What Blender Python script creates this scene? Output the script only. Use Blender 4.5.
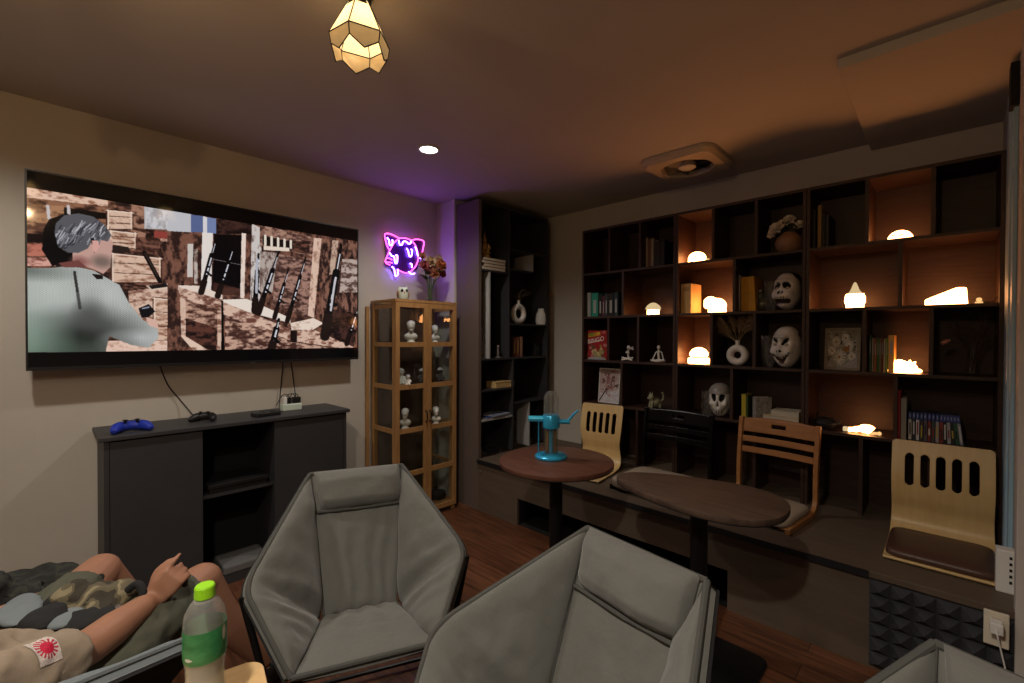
import bpy, bmesh, math, random
import numpy as np
from math import sin, cos, pi, radians, sqrt, exp, atan2
from mathutils import Vector, Matrix, noise
for o in list(bpy.data.objects): bpy.data.objects.remove(o)
SC = bpy.context.scene; COL = SC.collection
random.seed(7)

# ------------------------------------------------------------------ camera
FOC, YAW, PIT, ROL = 452.06, radians(43.936), radians(.584), radians(-.18)
EYE = Vector((0, 0, 1.42))
FW = Vector((-sin(YAW)*cos(PIT), cos(YAW)*cos(PIT), -sin(PIT)))
_r = Vector((cos(YAW), sin(YAW), 0)); _d = FW.cross(_r)
RT = cos(ROL)*_r + sin(ROL)*_d; DN = -sin(ROL)*_r + cos(ROL)*_d
cam = bpy.data.objects.new('camera', bpy.data.cameras.new('camera')); COL.objects.link(cam)
cam.data.sensor_width = 36; cam.data.lens = FOC/1024*36; cam.data.clip_start = .05
m3 = Matrix((RT, -DN, -FW)).transposed()
cam.matrix_world = Matrix.Translation(EYE) @ m3.to_4x4()
SC.camera = cam
def at(u, v, x=None, y=None, z=None, d=None):
    """the point of the room seen at pixel (u, v), on the plane x, y or z (or at depth d)"""
    r = FW + (u-512)/FOC*RT + (v-341.5)/FOC*DN
    t = d if d is not None else x/r.x if x is not None else y/r.y if y is not None else (z-EYE.z)/r.z
    return EYE + r*t

# ------------------------------------------------------------------ world, exposure
wd = bpy.data.worlds.new('world'); SC.world = wd; wd.use_nodes = True
wd.node_tree.nodes['Background'].inputs[0].default_value = (.5, .45, .4, 1)
wd.node_tree.nodes['Background'].inputs[1].default_value = 0.0
SC.view_settings.view_transform = 'Standard'; SC.view_settings.look = 'None'
SC.view_settings.gamma = 1; SC.view_settings.use_curve_mapping = False
SC.view_settings.exposure = 0.0
SC.cycles.max_bounces = 8; SC.cycles.diffuse_bounces = 4; SC.cycles.transparent_max_bounces = 16
SC.cycles.sample_clamp_indirect = 3.0
SC.cycles.use_denoising = True
P_DOWN, P_DOWN2, P_BACK = 16, 18, 44          # ceiling downlights (W): in view, beside it, behind the camera
P_PEND = .22; P_PEND2 = 3.9; E_SHADE = .5
E_LAMP = 4.8; E_NEON = 9.0; E_TV = .8
LAMP_COL = (1.0, .38, .115)

# ------------------------------------------------------------------ helpers
def srgb(r, g, b):
    f = lambda c: (c/255/12.92 if c/255 <= .04045 else ((c/255+.055)/1.055)**2.4)
    return (f(r), f(g), f(b))
MATS = {}
def mat(name, col, rough=.6, metal=0, var=0, scale=8, bump=0, bscale=60, stretch=(1, 1, 1), col2=None, spec=.5, emit=None, es=0, trans=0, coat=0, sheen=0, ior=1.45):
    if name in MATS: return MATS[name]
    m = bpy.data.materials.new(name); m.use_nodes = True; N = m.node_tree.nodes; L = m.node_tree.links
    b = N['Principled BSDF']; b.inputs['Base Color'].default_value = (*col, 1); b.inputs['Roughness'].default_value = rough
    b.inputs['Metallic'].default_value = metal; b.inputs['Specular IOR Level'].default_value = spec; b.inputs['IOR'].default_value = ior
    b.inputs['Transmission Weight'].default_value = trans; b.inputs['Coat Weight'].default_value = coat; b.inputs['Sheen Weight'].default_value = sheen
    if emit: b.inputs['Emission Color'].default_value = (*emit, 1); b.inputs['Emission Strength'].default_value = es
    if var or col2 or bump:
        tc = N.new('ShaderNodeTexCoord'); mp = N.new('ShaderNodeMapping'); mp.inputs['Scale'].default_value = stretch
        L.new(tc.outputs['Object'], mp.inputs['Vector'])
    if var or col2:
        nz = N.new('ShaderNodeTexNoise'); nz.inputs['Scale'].default_value = scale; nz.inputs['Detail'].default_value = 6; nz.inputs['Roughness'].default_value = .65
        L.new(mp.outputs[0], nz.inputs['Vector'])
        rp = N.new('ShaderNodeValToRGB'); c2 = col2 or tuple(c*(1-var) for c in col)
        rp.color_ramp.elements[0].color = (*c2, 1); rp.color_ramp.elements[1].color = (*col, 1)
        rp.color_ramp.elements[0].position = .35; rp.color_ramp.elements[1].position = .65
        L.new(nz.outputs['Fac'], rp.inputs[0]); L.new(rp.outputs[0], b.inputs['Base Color'])
    if bump:
        n2 = N.new('ShaderNodeTexNoise'); n2.inputs['Scale'].default_value = bscale; n2.inputs['Detail'].default_value = 4
        bp = N.new('ShaderNodeBump'); bp.inputs['Strength'].default_value = bump; bp.inputs['Distance'].default_value = .01
        L.new(mp.outputs[0], n2.inputs['Vector']); L.new(n2.outputs['Fac'], bp.inputs['Height']); L.new(bp.outputs[0], b.inputs['Normal'])
    MATS[name] = m; return m
def emission(name, col, s):
    if name in MATS: return MATS[name]
    m = bpy.data.materials.new(name); m.use_nodes = True; N = m.node_tree.nodes; L = m.node_tree.links
    e = N.new('ShaderNodeEmission'); e.inputs[0].default_value = (*col, 1); e.inputs[1].default_value = s
    L.new(e.outputs[0], N['Material Output'].inputs[0]); MATS[name] = m; return m
def thin_glass(name, tint=(1, 1, 1), rough=.02, refl=1.0, milk=0):
    if name in MATS: return MATS[name]
    m = bpy.data.materials.new(name); m.use_nodes = True; N = m.node_tree.nodes; L = m.node_tree.links
    t = N.new('ShaderNodeBsdfTransparent'); t.inputs[0].default_value = (*tint, 1)
    g = N.new('ShaderNodeBsdfGlossy'); g.inputs['Roughness'].default_value = rough
    lw = N.new('ShaderNodeLayerWeight'); lw.inputs['Blend'].default_value = .5
    pw5 = N.new('ShaderNodeMath'); pw5.operation = 'POWER'; pw5.inputs[1].default_value = 5; L.new(lw.outputs['Facing'], pw5.inputs[0])
    fr = N.new('ShaderNodeMath'); fr.operation = 'MULTIPLY_ADD'; fr.inputs[1].default_value = .85; fr.inputs[2].default_value = .035; L.new(pw5.outputs[0], fr.inputs[0])
    mx = N.new('ShaderNodeMixShader'); L.new(fr.outputs[0], mx.inputs[0]); L.new(t.outputs[0], mx.inputs[1]); L.new(g.outputs[0], mx.inputs[2])
    out = mx.outputs[0]
    if milk:
        d = N.new('ShaderNodeBsdfDiffuse'); d.inputs[0].default_value = (.75, .75, .7, 1)
        m2 = N.new('ShaderNodeMixShader'); m2.inputs[0].default_value = milk
        L.new(out, m2.inputs[1]); L.new(d.outputs[0], m2.inputs[2]); out = m2.outputs[0]
    L.new(out, N['Material Output'].inputs[0]); MATS[name] = m; return m
def colattr_mat(name, rough=.6, es=0, spec=.4):
    if name in MATS: return MATS[name]
    m = bpy.data.materials.new(name); m.use_nodes = True; N = m.node_tree.nodes; L = m.node_tree.links; b = N['Principled BSDF']
    a = N.new('ShaderNodeAttribute'); a.attribute_name = 'Col'; b.inputs['Roughness'].default_value = rough; b.inputs['Specular IOR Level'].default_value = spec
    if es:
        b.inputs['Base Color'].default_value = (.004, .004, .005, 1); L.new(a.outputs['Color'], b.inputs['Emission Color']); b.inputs['Emission Strength'].default_value = es
    else: L.new(a.outputs['Color'], b.inputs['Base Color'])
    MATS[name] = m; return m

class MB:
    def __init__(s): s.v = []; s.f = []
    def add(s, vs, fs):
        n = len(s.v); s.v += [Vector(p) for p in vs]; s.f += [tuple(i+n for i in f) for f in fs]; return s
    def box(s, x0, y0, z0, x1, y1, z1, M=None):
        if x0 > x1: x0, x1 = x1, x0
        if y0 > y1: y0, y1 = y1, y0
        if z0 > z1: z0, z1 = z1, z0
        vs = [Vector((x, y, z)) for z in (z0, z1) for x, y in ((x0, y0), (x1, y0), (x1, y1), (x0, y1))]
        if M: vs = [M @ p for p in vs]
        return s.add(vs, [(3, 2, 1, 0), (4, 5, 6, 7), (0, 1, 5, 4), (1, 2, 6, 5), (2, 3, 7, 6), (3, 0, 4, 7)])
    def prism(s, pts, z0, z1, M=None):
        n = len(pts); vs = [Vector((x, y, z)) for z in (z0, z1) for x, y in pts]
        if M: vs = [M @ p for p in vs]
        return s.add(vs, [tuple(range(n-1, -1, -1)), tuple(range(n, 2*n))] + [(i, (i+1) % n, n+(i+1) % n, n+i) for i in range(n)])
    def tube(s, pts, r, n=10, cap=True, closed=False, flat=None):
        P = [Vector(p) for p in pts]; k = len(P); R = r if isinstance(r, (list, tuple)) else [r]*k
        up = None; rings = []
        for i, p in enumerate(P):
            a = P[(i-1) % k] if (i > 0 or closed) else p; b = P[(i+1) % k] if (i < k-1 or closed) else p
            t = (b-a).normalized() if (b-a).length > 1e-9 else Vector((0, 0, 1))
            if up is None: up = Vector((0, 0, 1)) if abs(t.z) < .9 else Vector((1, 0, 0))
            x = up.cross(t); x = x.normalized() if x.length > 1e-6 else Vector((1, 0, 0)).cross(t).normalized()
            y = t.cross(x); up = y
            rings.append([p + (x*cos(2*pi*j/n) + y*sin(2*pi*j/n)*(flat or 1))*R[i] for j in range(n)])
        vs = [q for r_ in rings for q in r_]; fs = []
        for i in range(k if closed else k-1):
            for j in range(n):
                a, b = i*n, ((i+1) % k)*n
                fs.append((a+j, a+(j+1) % n, b+(j+1) % n, b+j))
        if cap and not closed: fs += [tuple(range(n-1, -1, -1)), tuple((k-1)*n+j for j in range(n))]
        return s.add(vs, fs)
    def cyl(s, a, b, r0, r1=None, n=20): return s.tube([a, b], [r0, r0 if r1 is None else r1], n)
    def lathe(s, prof, n=28, c=(0, 0, 0), M=None):
        """prof: (radius, height) pairs from bottom to top"""
        c = Vector(c); vs = []; k = len(prof)
        for r, z in prof:
            for j in range(n):
                p = Vector((r*cos(2*pi*j/n), r*sin(2*pi*j/n), z)); vs.append(c + (M @ p if M else p))
        fs = [(i*n+j, i*n+(j+1) % n, (i+1)*n+(j+1) % n, (i+1)*n+j) for i in range(k-1) for j in range(n)]
        if prof[0][0] > 1e-5: fs.append(tuple(range(n-1, -1, -1)))
        if prof[-1][0] > 1e-5: fs.append(tuple((k-1)*n+j for j in range(n)))
        return s.add(vs, fs)
    def ball(s, c, rx, ry=None, rz=None, n=20, m=12, M=None):
        ry = rx if ry is None else ry; rz = rx if rz is None else rz; c = Vector(c); vs = []; fs = []
        for i in range(m+1):
            a = -pi/2 + pi*i/m
            for j in range(n):
                p = Vector((rx*cos(a)*cos(2*pi*j/n), ry*cos(a)*sin(2*pi*j/n), rz*sin(a))); vs.append(c + (M @ p if M else p))
        fs = [(i*n+j, i*n+(j+1) % n, (i+1)*n+(j+1) % n, (i+1)*n+j) for i in range(m) for j in range(n)]
        return s.add(vs, fs)
    def grid(s, fn, nu, nv, thick=None):
        """fn(s,t) -> Vector, s,t in 0..1; thick(s,t)->Vector gives the second side"""
        vs = [fn(i/nu, j/nv) for j in range(nv+1) for i in range(nu+1)]; w = nu+1
        fs = [(j*w+i, j*w+i+1, (j+1)*w+i+1, (j+1)*w+i) for j in range(nv) for i in range(nu)]
        if thick:
            n = len(vs); vs += [thick(i/nu, j/nv) for j in range(nv+1) for i in range(nu+1)]
            fs += [tuple(n+q for q in reversed(f)) for f in fs[:]]
            ring = [i for i in range(nu)] + [j*w+nu for j in range(nv)] + [nv*w+i for i in range(nu, 0, -1)] + [j*w for j in range(nv, 0, -1)]
            for a, b in zip(ring, ring[1:]+ring[:1]): fs.append((b, a, n+a, n+b))
        return s.add(vs, fs)
    def join(s, o, M=None): return s.add([M @ p for p in o.v] if M else o.v, o.f)
def to_mesh(name, mb, bevel=0, seg=2, smooth=False, fix=True, angle=None):
    me = bpy.data.meshes.new(name); bm = bmesh.new()
    vs = [bm.verts.new(p) for p in mb.v]
    for f in mb.f:
        if len(set(f)) < 3: continue
        try: bm.faces.new([vs[i] for i in f])
        except ValueError: pass
    bmesh.ops.remove_doubles(bm, verts=bm.verts, dist=1e-6)
    if fix: bmesh.ops.recalc_face_normals(bm, faces=bm.faces)
    if bevel:
        es = [e for e in bm.edges if len(e.link_faces) == 2 and e.calc_face_angle(0) > .5]
        bmesh.ops.bevel(bm, geom=es, offset=bevel, segments=seg, profile=.5, affect='EDGES', clamp_overlap=True)
    if smooth:
        for f in bm.faces: f.smooth = True
        lim = radians(angle or 40)
        for e in bm.edges:
            if len(e.link_faces) == 2 and e.calc_face_angle(0) > lim: e.smooth = False
    bm.to_mesh(me); bm.free(); return me
def tag(o, label=None, cat=None, group=None, kind=None):
    if label: o['label'] = label
    if cat: o['category'] = cat
    if group: o['group'] = group
    if kind: o['kind'] = kind
    return o
def ob(name, mb, m, parent=None, label=None, cat=None, group=None, kind=None, loc=None, rz=0, **kw):
    me = mb if isinstance(mb, bpy.types.Mesh) else to_mesh(name, mb, **kw)
    o = bpy.data.objects.new(name, me); COL.objects.link(o)
    if m is not None: me.materials.clear(); me.materials.append(m)
    if parent: o.parent = parent
    if loc is not None: o.location = loc
    if rz: o.rotation_euler = (0, 0, rz)
    return tag(o, label, cat, group, kind)
def thing(name, label, cat, loc=(0, 0, 0), rz=0, group=None, tilt=None):
    o = bpy.data.objects.new(name, None); COL.objects.link(o); o.location = loc; o.rotation_euler = (tilt or 0, 0, rz); o.empty_display_size = .05
    return tag(o, label, cat, group)
def copy_tree(o, parent=None):
    c = o.copy(); COL.objects.link(c); c.parent = parent
    for ch in list(o.children): copy_tree(ch, c)
    return c
def text_mesh(s, size, ext=.001, shear=0):
    cu = bpy.data.curves.new('t', 'FONT'); cu.body = s; cu.size = size; cu.extrude = ext; cu.align_x = 'CENTER'; cu.align_y = 'CENTER'; cu.shear = shear
    o = bpy.data.objects.new('t', cu); COL.objects.link(o); bpy.context.view_layer.update()
    me = bpy.data.meshes.new_from_object(o.evaluated_get(bpy.context.evaluated_depsgraph_get()))
    bpy.data.objects.remove(o); bpy.data.curves.remove(cu); return me
def fuse(name, mb, voxel=.006, smooth=4):
    """one continuous surface from overlapping closed pieces"""
    o = bpy.data.objects.new(name, to_mesh(name, mb, fix=True)); COL.objects.link(o)
    r = o.modifiers.new('r', 'REMESH'); r.mode = 'VOXEL'; r.voxel_size = voxel; r.use_smooth_shade = True
    s = o.modifiers.new('s', 'SMOOTH'); s.factor = .5; s.iterations = smooth
    bpy.context.view_layer.update()
    me = bpy.data.meshes.new_from_object(o.evaluated_get(bpy.context.evaluated_depsgraph_get()))
    bpy.data.objects.remove(o)
    for p in me.polygons: p.use_smooth = True
    return me
class Canvas:
    """a painted flat picture, stored as colours on a fine mesh"""
    def __init__(s, w, h, base):
        s.w, s.h = w, h; s.a = np.empty((h, w, 3)); s.a[:] = base
        s.X, s.Y = np.meshgrid((np.arange(w)+.5)/w, (np.arange(h)+.5)/h)
    def put(s, mask, col, al=1.0):
        mask = mask*al; s.a = s.a*(1-mask[..., None]) + np.array(col, float)*mask[..., None]
    def poly(s, pts, col, al=1.0):
        ins = np.zeros(s.X.shape, bool); n = len(pts)
        for i in range(n):
            (x0, y0), (x1, y1) = pts[i], pts[(i+1) % n]
            if y0 == y1: continue
            c = ((y0 > s.Y) != (y1 > s.Y)) & (s.X < (x1-x0)*(s.Y-y0)/(y1-y0)+x0); ins ^= c
        s.put(ins.astype(float), col, al)
    def line(s, p, q, w, col, al=1.0, asp=1.0):
        px, py, qx, qy = p[0]*asp, p[1], q[0]*asp, q[1]; X = s.X*asp; d2 = (qx-px)**2+(qy-py)**2+1e-9
        t = np.clip(((X-px)*(qx-px)+(s.Y-py)*(qy-py))/d2, 0, 1)
        s.put((np.hypot(X-px-t*(qx-px), s.Y-py-t*(qy-py)) < w).astype(float), col, al)
    def ell(s, c, rx, ry, col, al=1.0, soft=0):
        d = np.hypot((s.X-c[0])/rx, (s.Y-c[1])/ry)
        s.put(np.clip((1-d)/soft, 0, 1) if soft else (d < 1).astype(float), col, al)
    def grain(s, amt, seed=1, cell=3, sx=1):
        rg = np.random.RandomState(seed); h, w = s.h//cell+2, s.w//(cell*sx)+2
        n = rg.rand(h, w); n = np.repeat(np.repeat(n, cell, 0), cell*sx, 1)[:s.h, :s.w]; s.a *= 1+amt*(n[..., None]-.5)*2
    def mesh(s, name, o, ux, vy):
        o, ux, vy = Vector(o), Vector(ux), Vector(vy); w, h = s.w, s.h
        me = bpy.data.meshes.new(name)
        i = np.arange(w+1)/w; j = np.arange(h+1)/h
        co = (np.array(o)[None, None]+i[None, :, None]*np.array(ux)+j[:, None, None]*np.array(vy)).reshape(-1, 3)
        k = (np.arange(h)[:, None]*(w+1)+np.arange(w)[None]).reshape(-1)
        f = np.stack([k+w+1, k+w+2, k+1, k], 1)
        me.from_pydata(co.tolist(), [], f.tolist())
        c = np.clip(s.a, 0, 255).reshape(-1, 3)/255; c = np.where(c <= .04045, c/12.92, ((c+.055)/1.055)**2.4)
        at_ = me.color_attributes.new('Col', 'FLOAT_COLOR', 'CORNER')
        at_.data.foreach_set('color', np.repeat(np.concatenate([c, np.ones((len(c), 1))], 1), 4, 0).astype(np.float32).ravel())
        return me
ORD = ['first', 'second', 'third', 'fourth', 'fifth', 'sixth', 'seventh', 'eighth', 'ninth', 'tenth', 'eleventh', 'twelfth', 'thirteenth', 'fourteenth', 'fifteenth']

# ------------------------------------------------------------------ materials
M_wall = mat('wall_paint', (.50, .46, .40), .85, var=.06, scale=2.5, bump=.08, bscale=140)
M_ceil = mat('ceiling_paint', (.50, .45, .39), .85, var=.05, scale=2, bump=.05, bscale=120)
M_pillar = mat('pillar_paint', (.52, .48, .44), .8)
M_walnut = mat('dark_walnut', (.050, .022, .0145), .5, col2=(.028, .012, .008), scale=5, stretch=(1.2, 1.2, 14))
M_bench = mat('bench_laminate', (.115, .083, .058), .55, var=.2, scale=4, stretch=(1, 6, 6))
M_edge = mat('bench_edging', (.012, .013, .016), .35)
M_graph = mat('graphite_board', (.034, .034, .038), .5, var=.15, scale=5)
M_grey = mat('grey_and_lit_board', (.38, .38, .38), .6)  # plain grey; on corner bookcase dividers it paints their lit faces
M_console = mat('charcoal_board', (.036, .036, .039), .5, var=.12, scale=6)
M_black = mat('black_plastic', (.010, .010, .011), .4)
M_blackm = mat('black_metal', (.008, .008, .009), .35, metal=.3)
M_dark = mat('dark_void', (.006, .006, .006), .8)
M_pine = mat('pine', (.40, .22, .085), .5, col2=(.31, .155, .055), scale=6, stretch=(6, 6, .8))
M_ply = mat('blond_plywood', (.62, .44, .20), .38, col2=(.56, .38, .16), scale=5, stretch=(6, 1, .7))
M_oak = mat('honey_beech', (.36, .16, .055), .42, col2=(.28, .115, .036), scale=6, stretch=(1, 5, 5))
M_blackwood = mat('black_lacquer', (.003, .0027, .0027), .25, spec=.2)
M_table = mat('red_brown_wood', (.135, .056, .036), .34, col2=(.085, .034, .022), scale=4, stretch=(2, 9, 2))
M_table2 = mat('dark_oak_top', (.095, .060, .042), .62, spec=.25, col2=(.050, .032, .023), scale=4, stretch=(1.2, 12, 3))
M_beech = mat('pale_rubberwood', (.66, .45, .21), .4, col2=(.58, .38, .16), scale=5, stretch=(2, 10, 2))
M_fab = mat('grey_suede', (.130, .131, .119), .95, var=.05, scale=9, bump=.4, bscale=26, sheen=.2)
M_fab2 = mat('grey_piping', (.065, .066, .060), .9)
M_fabd = mat('black_canvas', (.013, .013, .014), .9)
M_fabl = mat('pale_blue_grey_canvas', (.17, .20, .215), .9, var=.1)
M_beige = mat('beige_cushion', (.34, .27, .20), .9, var=.12, bump=.15, bscale=30)
M_leather = mat('brown_leatherette', (.075, .036, .026), .42, var=.15, bump=.08, bscale=120)
M_white = mat('white_plastic', (.72, .71, .68), .45)
M_cer = mat('white_ceramic', (.72, .70, .66), .5)
M_cream = mat('cream_plastic', (.66, .60, .48), .5)
M_glass = thin_glass('clear_glass', (.93, .95, .94), .02)
M_smoke = thin_glass('smoky_glass', (.80, .83, .82), .04, milk=.10)
M_gold = mat('old_gold', (.35, .2, .05), .45, metal=.5)
M_blue = mat('blue_grey_aluminium', (.30, .47, .60), .45)
M_teal = mat('turquoise_metal', (.03, .36, .62), .28, metal=.35)
M_skin = mat('skin', (.34, .165, .10), .55, var=.08, scale=10)
M_lampmat = emission('lamp_glow', LAMP_COL, E_LAMP*4)
M_paper = mat('paper', (.55, .50, .40), .85)
M_chrome = mat('chrome', (.6, .6, .6), .15, metal=1)

def plank_mat():
    m = bpy.data.materials.new('floor_planks'); m.use_nodes = True; N = m.node_tree.nodes; L = m.node_tree.links; b = N['Principled BSDF']
    tc = N.new('ShaderNodeTexCoord'); br = N.new('ShaderNodeTexBrick'); L.new(tc.outputs['Object'], br.inputs['Vector'])
    br.inputs['Scale'].default_value = 1; br.inputs['Brick Width'].default_value = 1.2; br.inputs['Row Height'].default_value = .12
    br.inputs['Mortar Size'].default_value = .0016; br.inputs['Color1'].default_value = (.135, .052, .024, 1); br.inputs['Color2'].default_value = (.085, .031, .014, 1)
    br.inputs['Mortar'].default_value = (.018, .008, .004, 1); br.offset = .37
    mp = N.new('ShaderNodeMapping'); mp.inputs['Scale'].default_value = (1.3, 16, 1); L.new(tc.outputs['Object'], mp.inputs[0])
    nz = N.new('ShaderNodeTexNoise'); nz.inputs['Scale'].default_value = 3; nz.inputs['Detail'].default_value = 7; L.new(mp.outputs[0], nz.inputs['Vector'])
    rp = N.new('ShaderNodeValToRGB'); rp.color_ramp.elements[0].color = (.5, .5, .5, 1); rp.color_ramp.elements[1].color = (1.5, 1.5, 1.5, 1)
    rp.color_ramp.elements[0].position = .3; rp.color_ramp.elements[1].position = .7
    L.new(nz.outputs['Fac'], rp.inputs[0]); mx = N.new('ShaderNodeMix'); mx.data_type = 'RGBA'; mx.blend_type = 'MULTIPLY'; mx.inputs[0].default_value = 1
    L.new(br.outputs['Color'], mx.inputs[6]); L.new(rp.outputs[0], mx.inputs[7]); L.new(mx.outputs[2], b.inputs['Base Color']); b.inputs['Roughness'].default_value = .38
    return m
# ------------------------------------------------------------------ the room
XL, YB, ZC = -3.3, 3.5, 2.6
def struct(name, mb, m, **kw): return ob(name, mb, m, kind='structure', **kw)
struct('floor', MB().box(XL-.1, -2.6, -.1, 2.6, YB+.1, 0), plank_mat())
struct('ceiling', MB().box(XL-.1, -2.6, ZC, 2.6, YB+.1, ZC+.1), M_ceil)
struct('wall_left', MB().box(XL-.1, -2.6, 0, XL, YB+.1, ZC), M_wall)
struct('wall_back', MB().box(XL, YB, 0, 2.6, YB+.1, ZC), M_wall)
struct('wall_front', MB().box(XL, -2.6, 0, 2.6, -2.5, ZC), M_wall)
struct('wall_right', MB().box(2.5, -2.5, 0, 2.6, YB, ZC), M_wall)
struct('partition_right', MB().box(.2, 2.5, 0, .34, YB, ZC), M_wall)
struct('pillar_left', MB().box(XL, 2.45, 0, -3.05, YB, ZC), M_pillar, bevel=.004)
struct('ceiling_drop', MB().box(-.345, 2.34, 2.556, 2.5, YB, ZC), M_ceil, bevel=.003)
struct('baseboard_left', MB().box(XL, -2.5, 0, XL+.012, 2.45, .08), mat('baseboard', (.09, .05, .03), .5))
# blue-grey sliding door track and white casing on the partition
fr = struct('door_1', MB().box(.180, 2.80, .423, .2, 2.86, 2.53).box(.186, 2.74, .423, .2, 2.80, 2.53).box(.190, 2.86, .423, .2, 3.12, 2.53), M_blue, bevel=.003)
ob('door_head', MB().box(.174, 2.72, 2.36, .2, 2.79, 2.535), M_dark, fr, bevel=.002)
struct('trim_1', MB().box(.186, 2.44, 0, .36, 2.5, ZC), M_pillar, bevel=.003)

# ------------------------------------------------------------------ ceiling lights
def downlight(loc, watts, label):
    t = thing('ceiling_downlight', label, 'ceiling light', loc, group='recessed ceiling downlights')
    ob('trim_ring', MB().lathe([(.068, 0), (.068, -.006), (.055, -.008), (.052, -.002), (.052, 0)], 32), M_white, t, smooth=True)
    ob('lens', MB().lathe([(0, -.003), (.052, -.003)], 32), emission('downlight_lens', (1, .96, .9), 14), t, fix=False)
    l = bpy.data.lights.new('downlight_beam', 'SPOT'); l.energy = watts*pi; l.spot_size = radians(150); l.spot_blend = .7; l.color = (1, .93, .83); l.shadow_soft_size = .045
    lo = bpy.data.objects.new('downlight_beam', l); COL.objects.link(lo); lo.parent = t; lo.location = (0, 0, -.02)
    return t
downlight((-2.36, 1.69, ZC), P_DOWN, 'round recessed downlight glowing white in the ceiling above the purple neon sign')
downlight((-2.36, -.25, ZC), P_DOWN2, 'recessed ceiling downlight above the seated person, outside the frame')
downlight((-.35, -.35, ZC), P_BACK, 'recessed ceiling downlight behind the camera')

def pendant(loc, watts, drop, label):
    t = thing('ceiling_lamp', label, 'lamp', loc, group='stained glass ceiling lamps')
    ob('cap', MB().lathe([(.0, -.0), (.046, 0), (.05, -.018), (.040, -.034), (.036, -.06), (.044, -.075), (.0, -.075)][::-1], 24), mat('dark_bronze', (.03, .022, .014), .4, metal=.6), t, smooth=True)
    n = 6; ro = radians(12)
    def pt(r, z, k): return Vector((r*cos(ro+2*pi*k/n), r*sin(ro+2*pi*k/n), z))
    def glassy(name, col, es, tl_=.55):
        m = mat(name, col, .3, var=.25, scale=18, emit=col, es=es); N = m.node_tree.nodes; L = m.node_tree.links; bs = N['Principled BSDF']
        tr_ = N.new('ShaderNodeBsdfTranslucent'); mx = N.new('ShaderNodeMixShader'); mx.inputs[0].default_value = tl_; tr_.inputs[0].default_value = (*col, 1)
        L.new(bs.outputs[0], mx.inputs[1]); L.new(tr_.outputs[0], mx.inputs[2]); L.new(mx.outputs[0], N['Material Output'].inputs[0]); return m
    mu = glassy('amber_glass_upper', (1.0, .76, .40), 4.5*E_SHADE); ml = glassy('amber_glass_petal', (.46, .34, .17), .75*E_SHADE, .22)
    lead = MB()
    for k in range(n):
        a0, a1 = pt(.040, -.062, k), pt(.040, -.062, k+1); b0, b1 = pt(.098, -.180, k), pt(.098, -.180, k+1)
        bm_ = (b0+b1)/2*1.0; bm_.z = -.170
        ob('glass_panel', MB().add([a0, a1, b1, b0], [(0, 1, 2, 3)]), mu, t, fix=False)
        tip = (b0+b1)/2; tip = Vector((tip.x*.98, tip.y*.98, -.248))
        lo0, lo1 = pt(.092, -.215, k), pt(.092, -.215, k+1)
        ob('petal', MB().add([b0, b1, lo1*1, tip, lo0*1], [(0, 1, 2, 3, 4)]), ml, t, fix=False)
        for p, q in ((a0, b0), (b0, b1), (b0, lo0), (lo0, tip), (tip, lo1)): lead.tube([p, q], .0022, 6)
    ob('lead_came', lead, M_blackm, t)
    ob('bulb', MB().ball((0, 0, -.115), .020), emission('bulb_glow', (1, .75, .4), 12), t, smooth=True)
    l = bpy.data.lights.new('lamp_glow', 'POINT'); l.energy = watts*pi; l.color = (1, .66, .34); l.shadow_soft_size = .022
    lo = bpy.data.objects.new('lamp_glow', l); COL.objects.link(lo); lo.parent = t; lo.location = (0, 0, drop)
pc = at(360, 35, d=1.53)
pendant((pc.x, pc.y, ZC), P_PEND, -.135, 'small stained glass ceiling lamp with petal shade and glowing amber panels')
pendant((-.30, -.45, ZC), P_PEND2*1.2, -.29, 'matching stained glass ceiling lamp behind the camera, outside the frame')
pendant((-1.55, -.08, ZC), P_PEND2*.4, -.29, 'matching stained glass ceiling lamp above the seated person, outside the frame')

# exhaust fan in the ceiling
t = thing('exhaust_fan', 'cream square ceiling exhaust fan with round hub above the bookshelf', 'fan', (-1.27, 3.01, ZC))
q = MB()
def rrect(w, h, r, n=6, cx=0, cy=0):
    out = []
    for sx, sy, a0 in ((1, 1, 0), (-1, 1, pi/2), (-1, -1, pi), (1, -1, 3*pi/2)):
        for i in range(n+1):
            a = a0+pi/2*i/n; out.append((cx+sx*(w/2-r)+r*cos(a), cy+sy*(h/2-r)+r*sin(a)))
    return out
o_, i_ = rrect(.46, .46, .06, 8), [(.165*cos(2*pi*(k+.5)/36), .165*sin(2*pi*(k+.5)/36)) for k in range(36)]
# frame as rings: outer profile to round opening
ringO = rrect(.46, .46, .07, 8)
def on_ring(k, pts): return pts[k % len(pts)]
n = 36
def sq(k, h, r):
    a = 2*pi*k/n; c, s_ = cos(a), sin(a); e = 9; rr = h/((abs(c)**e+abs(s_)**e)**(1/e)); return Vector((rr*c, rr*s_, 0))
prof = [(.235, 0, 1), (.235, -.022, 1), (.215, -.045, 1), (.165, -.048, 0), (.155, -.014, 0)]
vs = []
for h, z, s1 in prof:
    for k in range(n):
        p = sq(k, h, 0) if s1 else Vector((h*cos(2*pi*k/n), h*sin(2*pi*k/n), 0)); vs.append(p+Vector((0, 0, z)))
q.add(vs, [(i*n+k, i*n+(k+1) % n, (i+1)*n+(k+1) % n, (i+1)*n+k) for i in range(len(prof)-1) for k in range(n)])
ob('grille_frame', q, mat('aged_cream_plastic', (.50, .41, .29), .5), t, smooth=True)
ob('well', MB().lathe([(0, -.008), (.158, -.008), (.158, -.014)], 36), mat('fan_well', (.02, .018, .016), .7), t)
ob('hub', MB().lathe([(0, -.05), (.04, -.05), (.055, -.04), (.055, -.012)], 24), M_cream, t, smooth=True)
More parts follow.
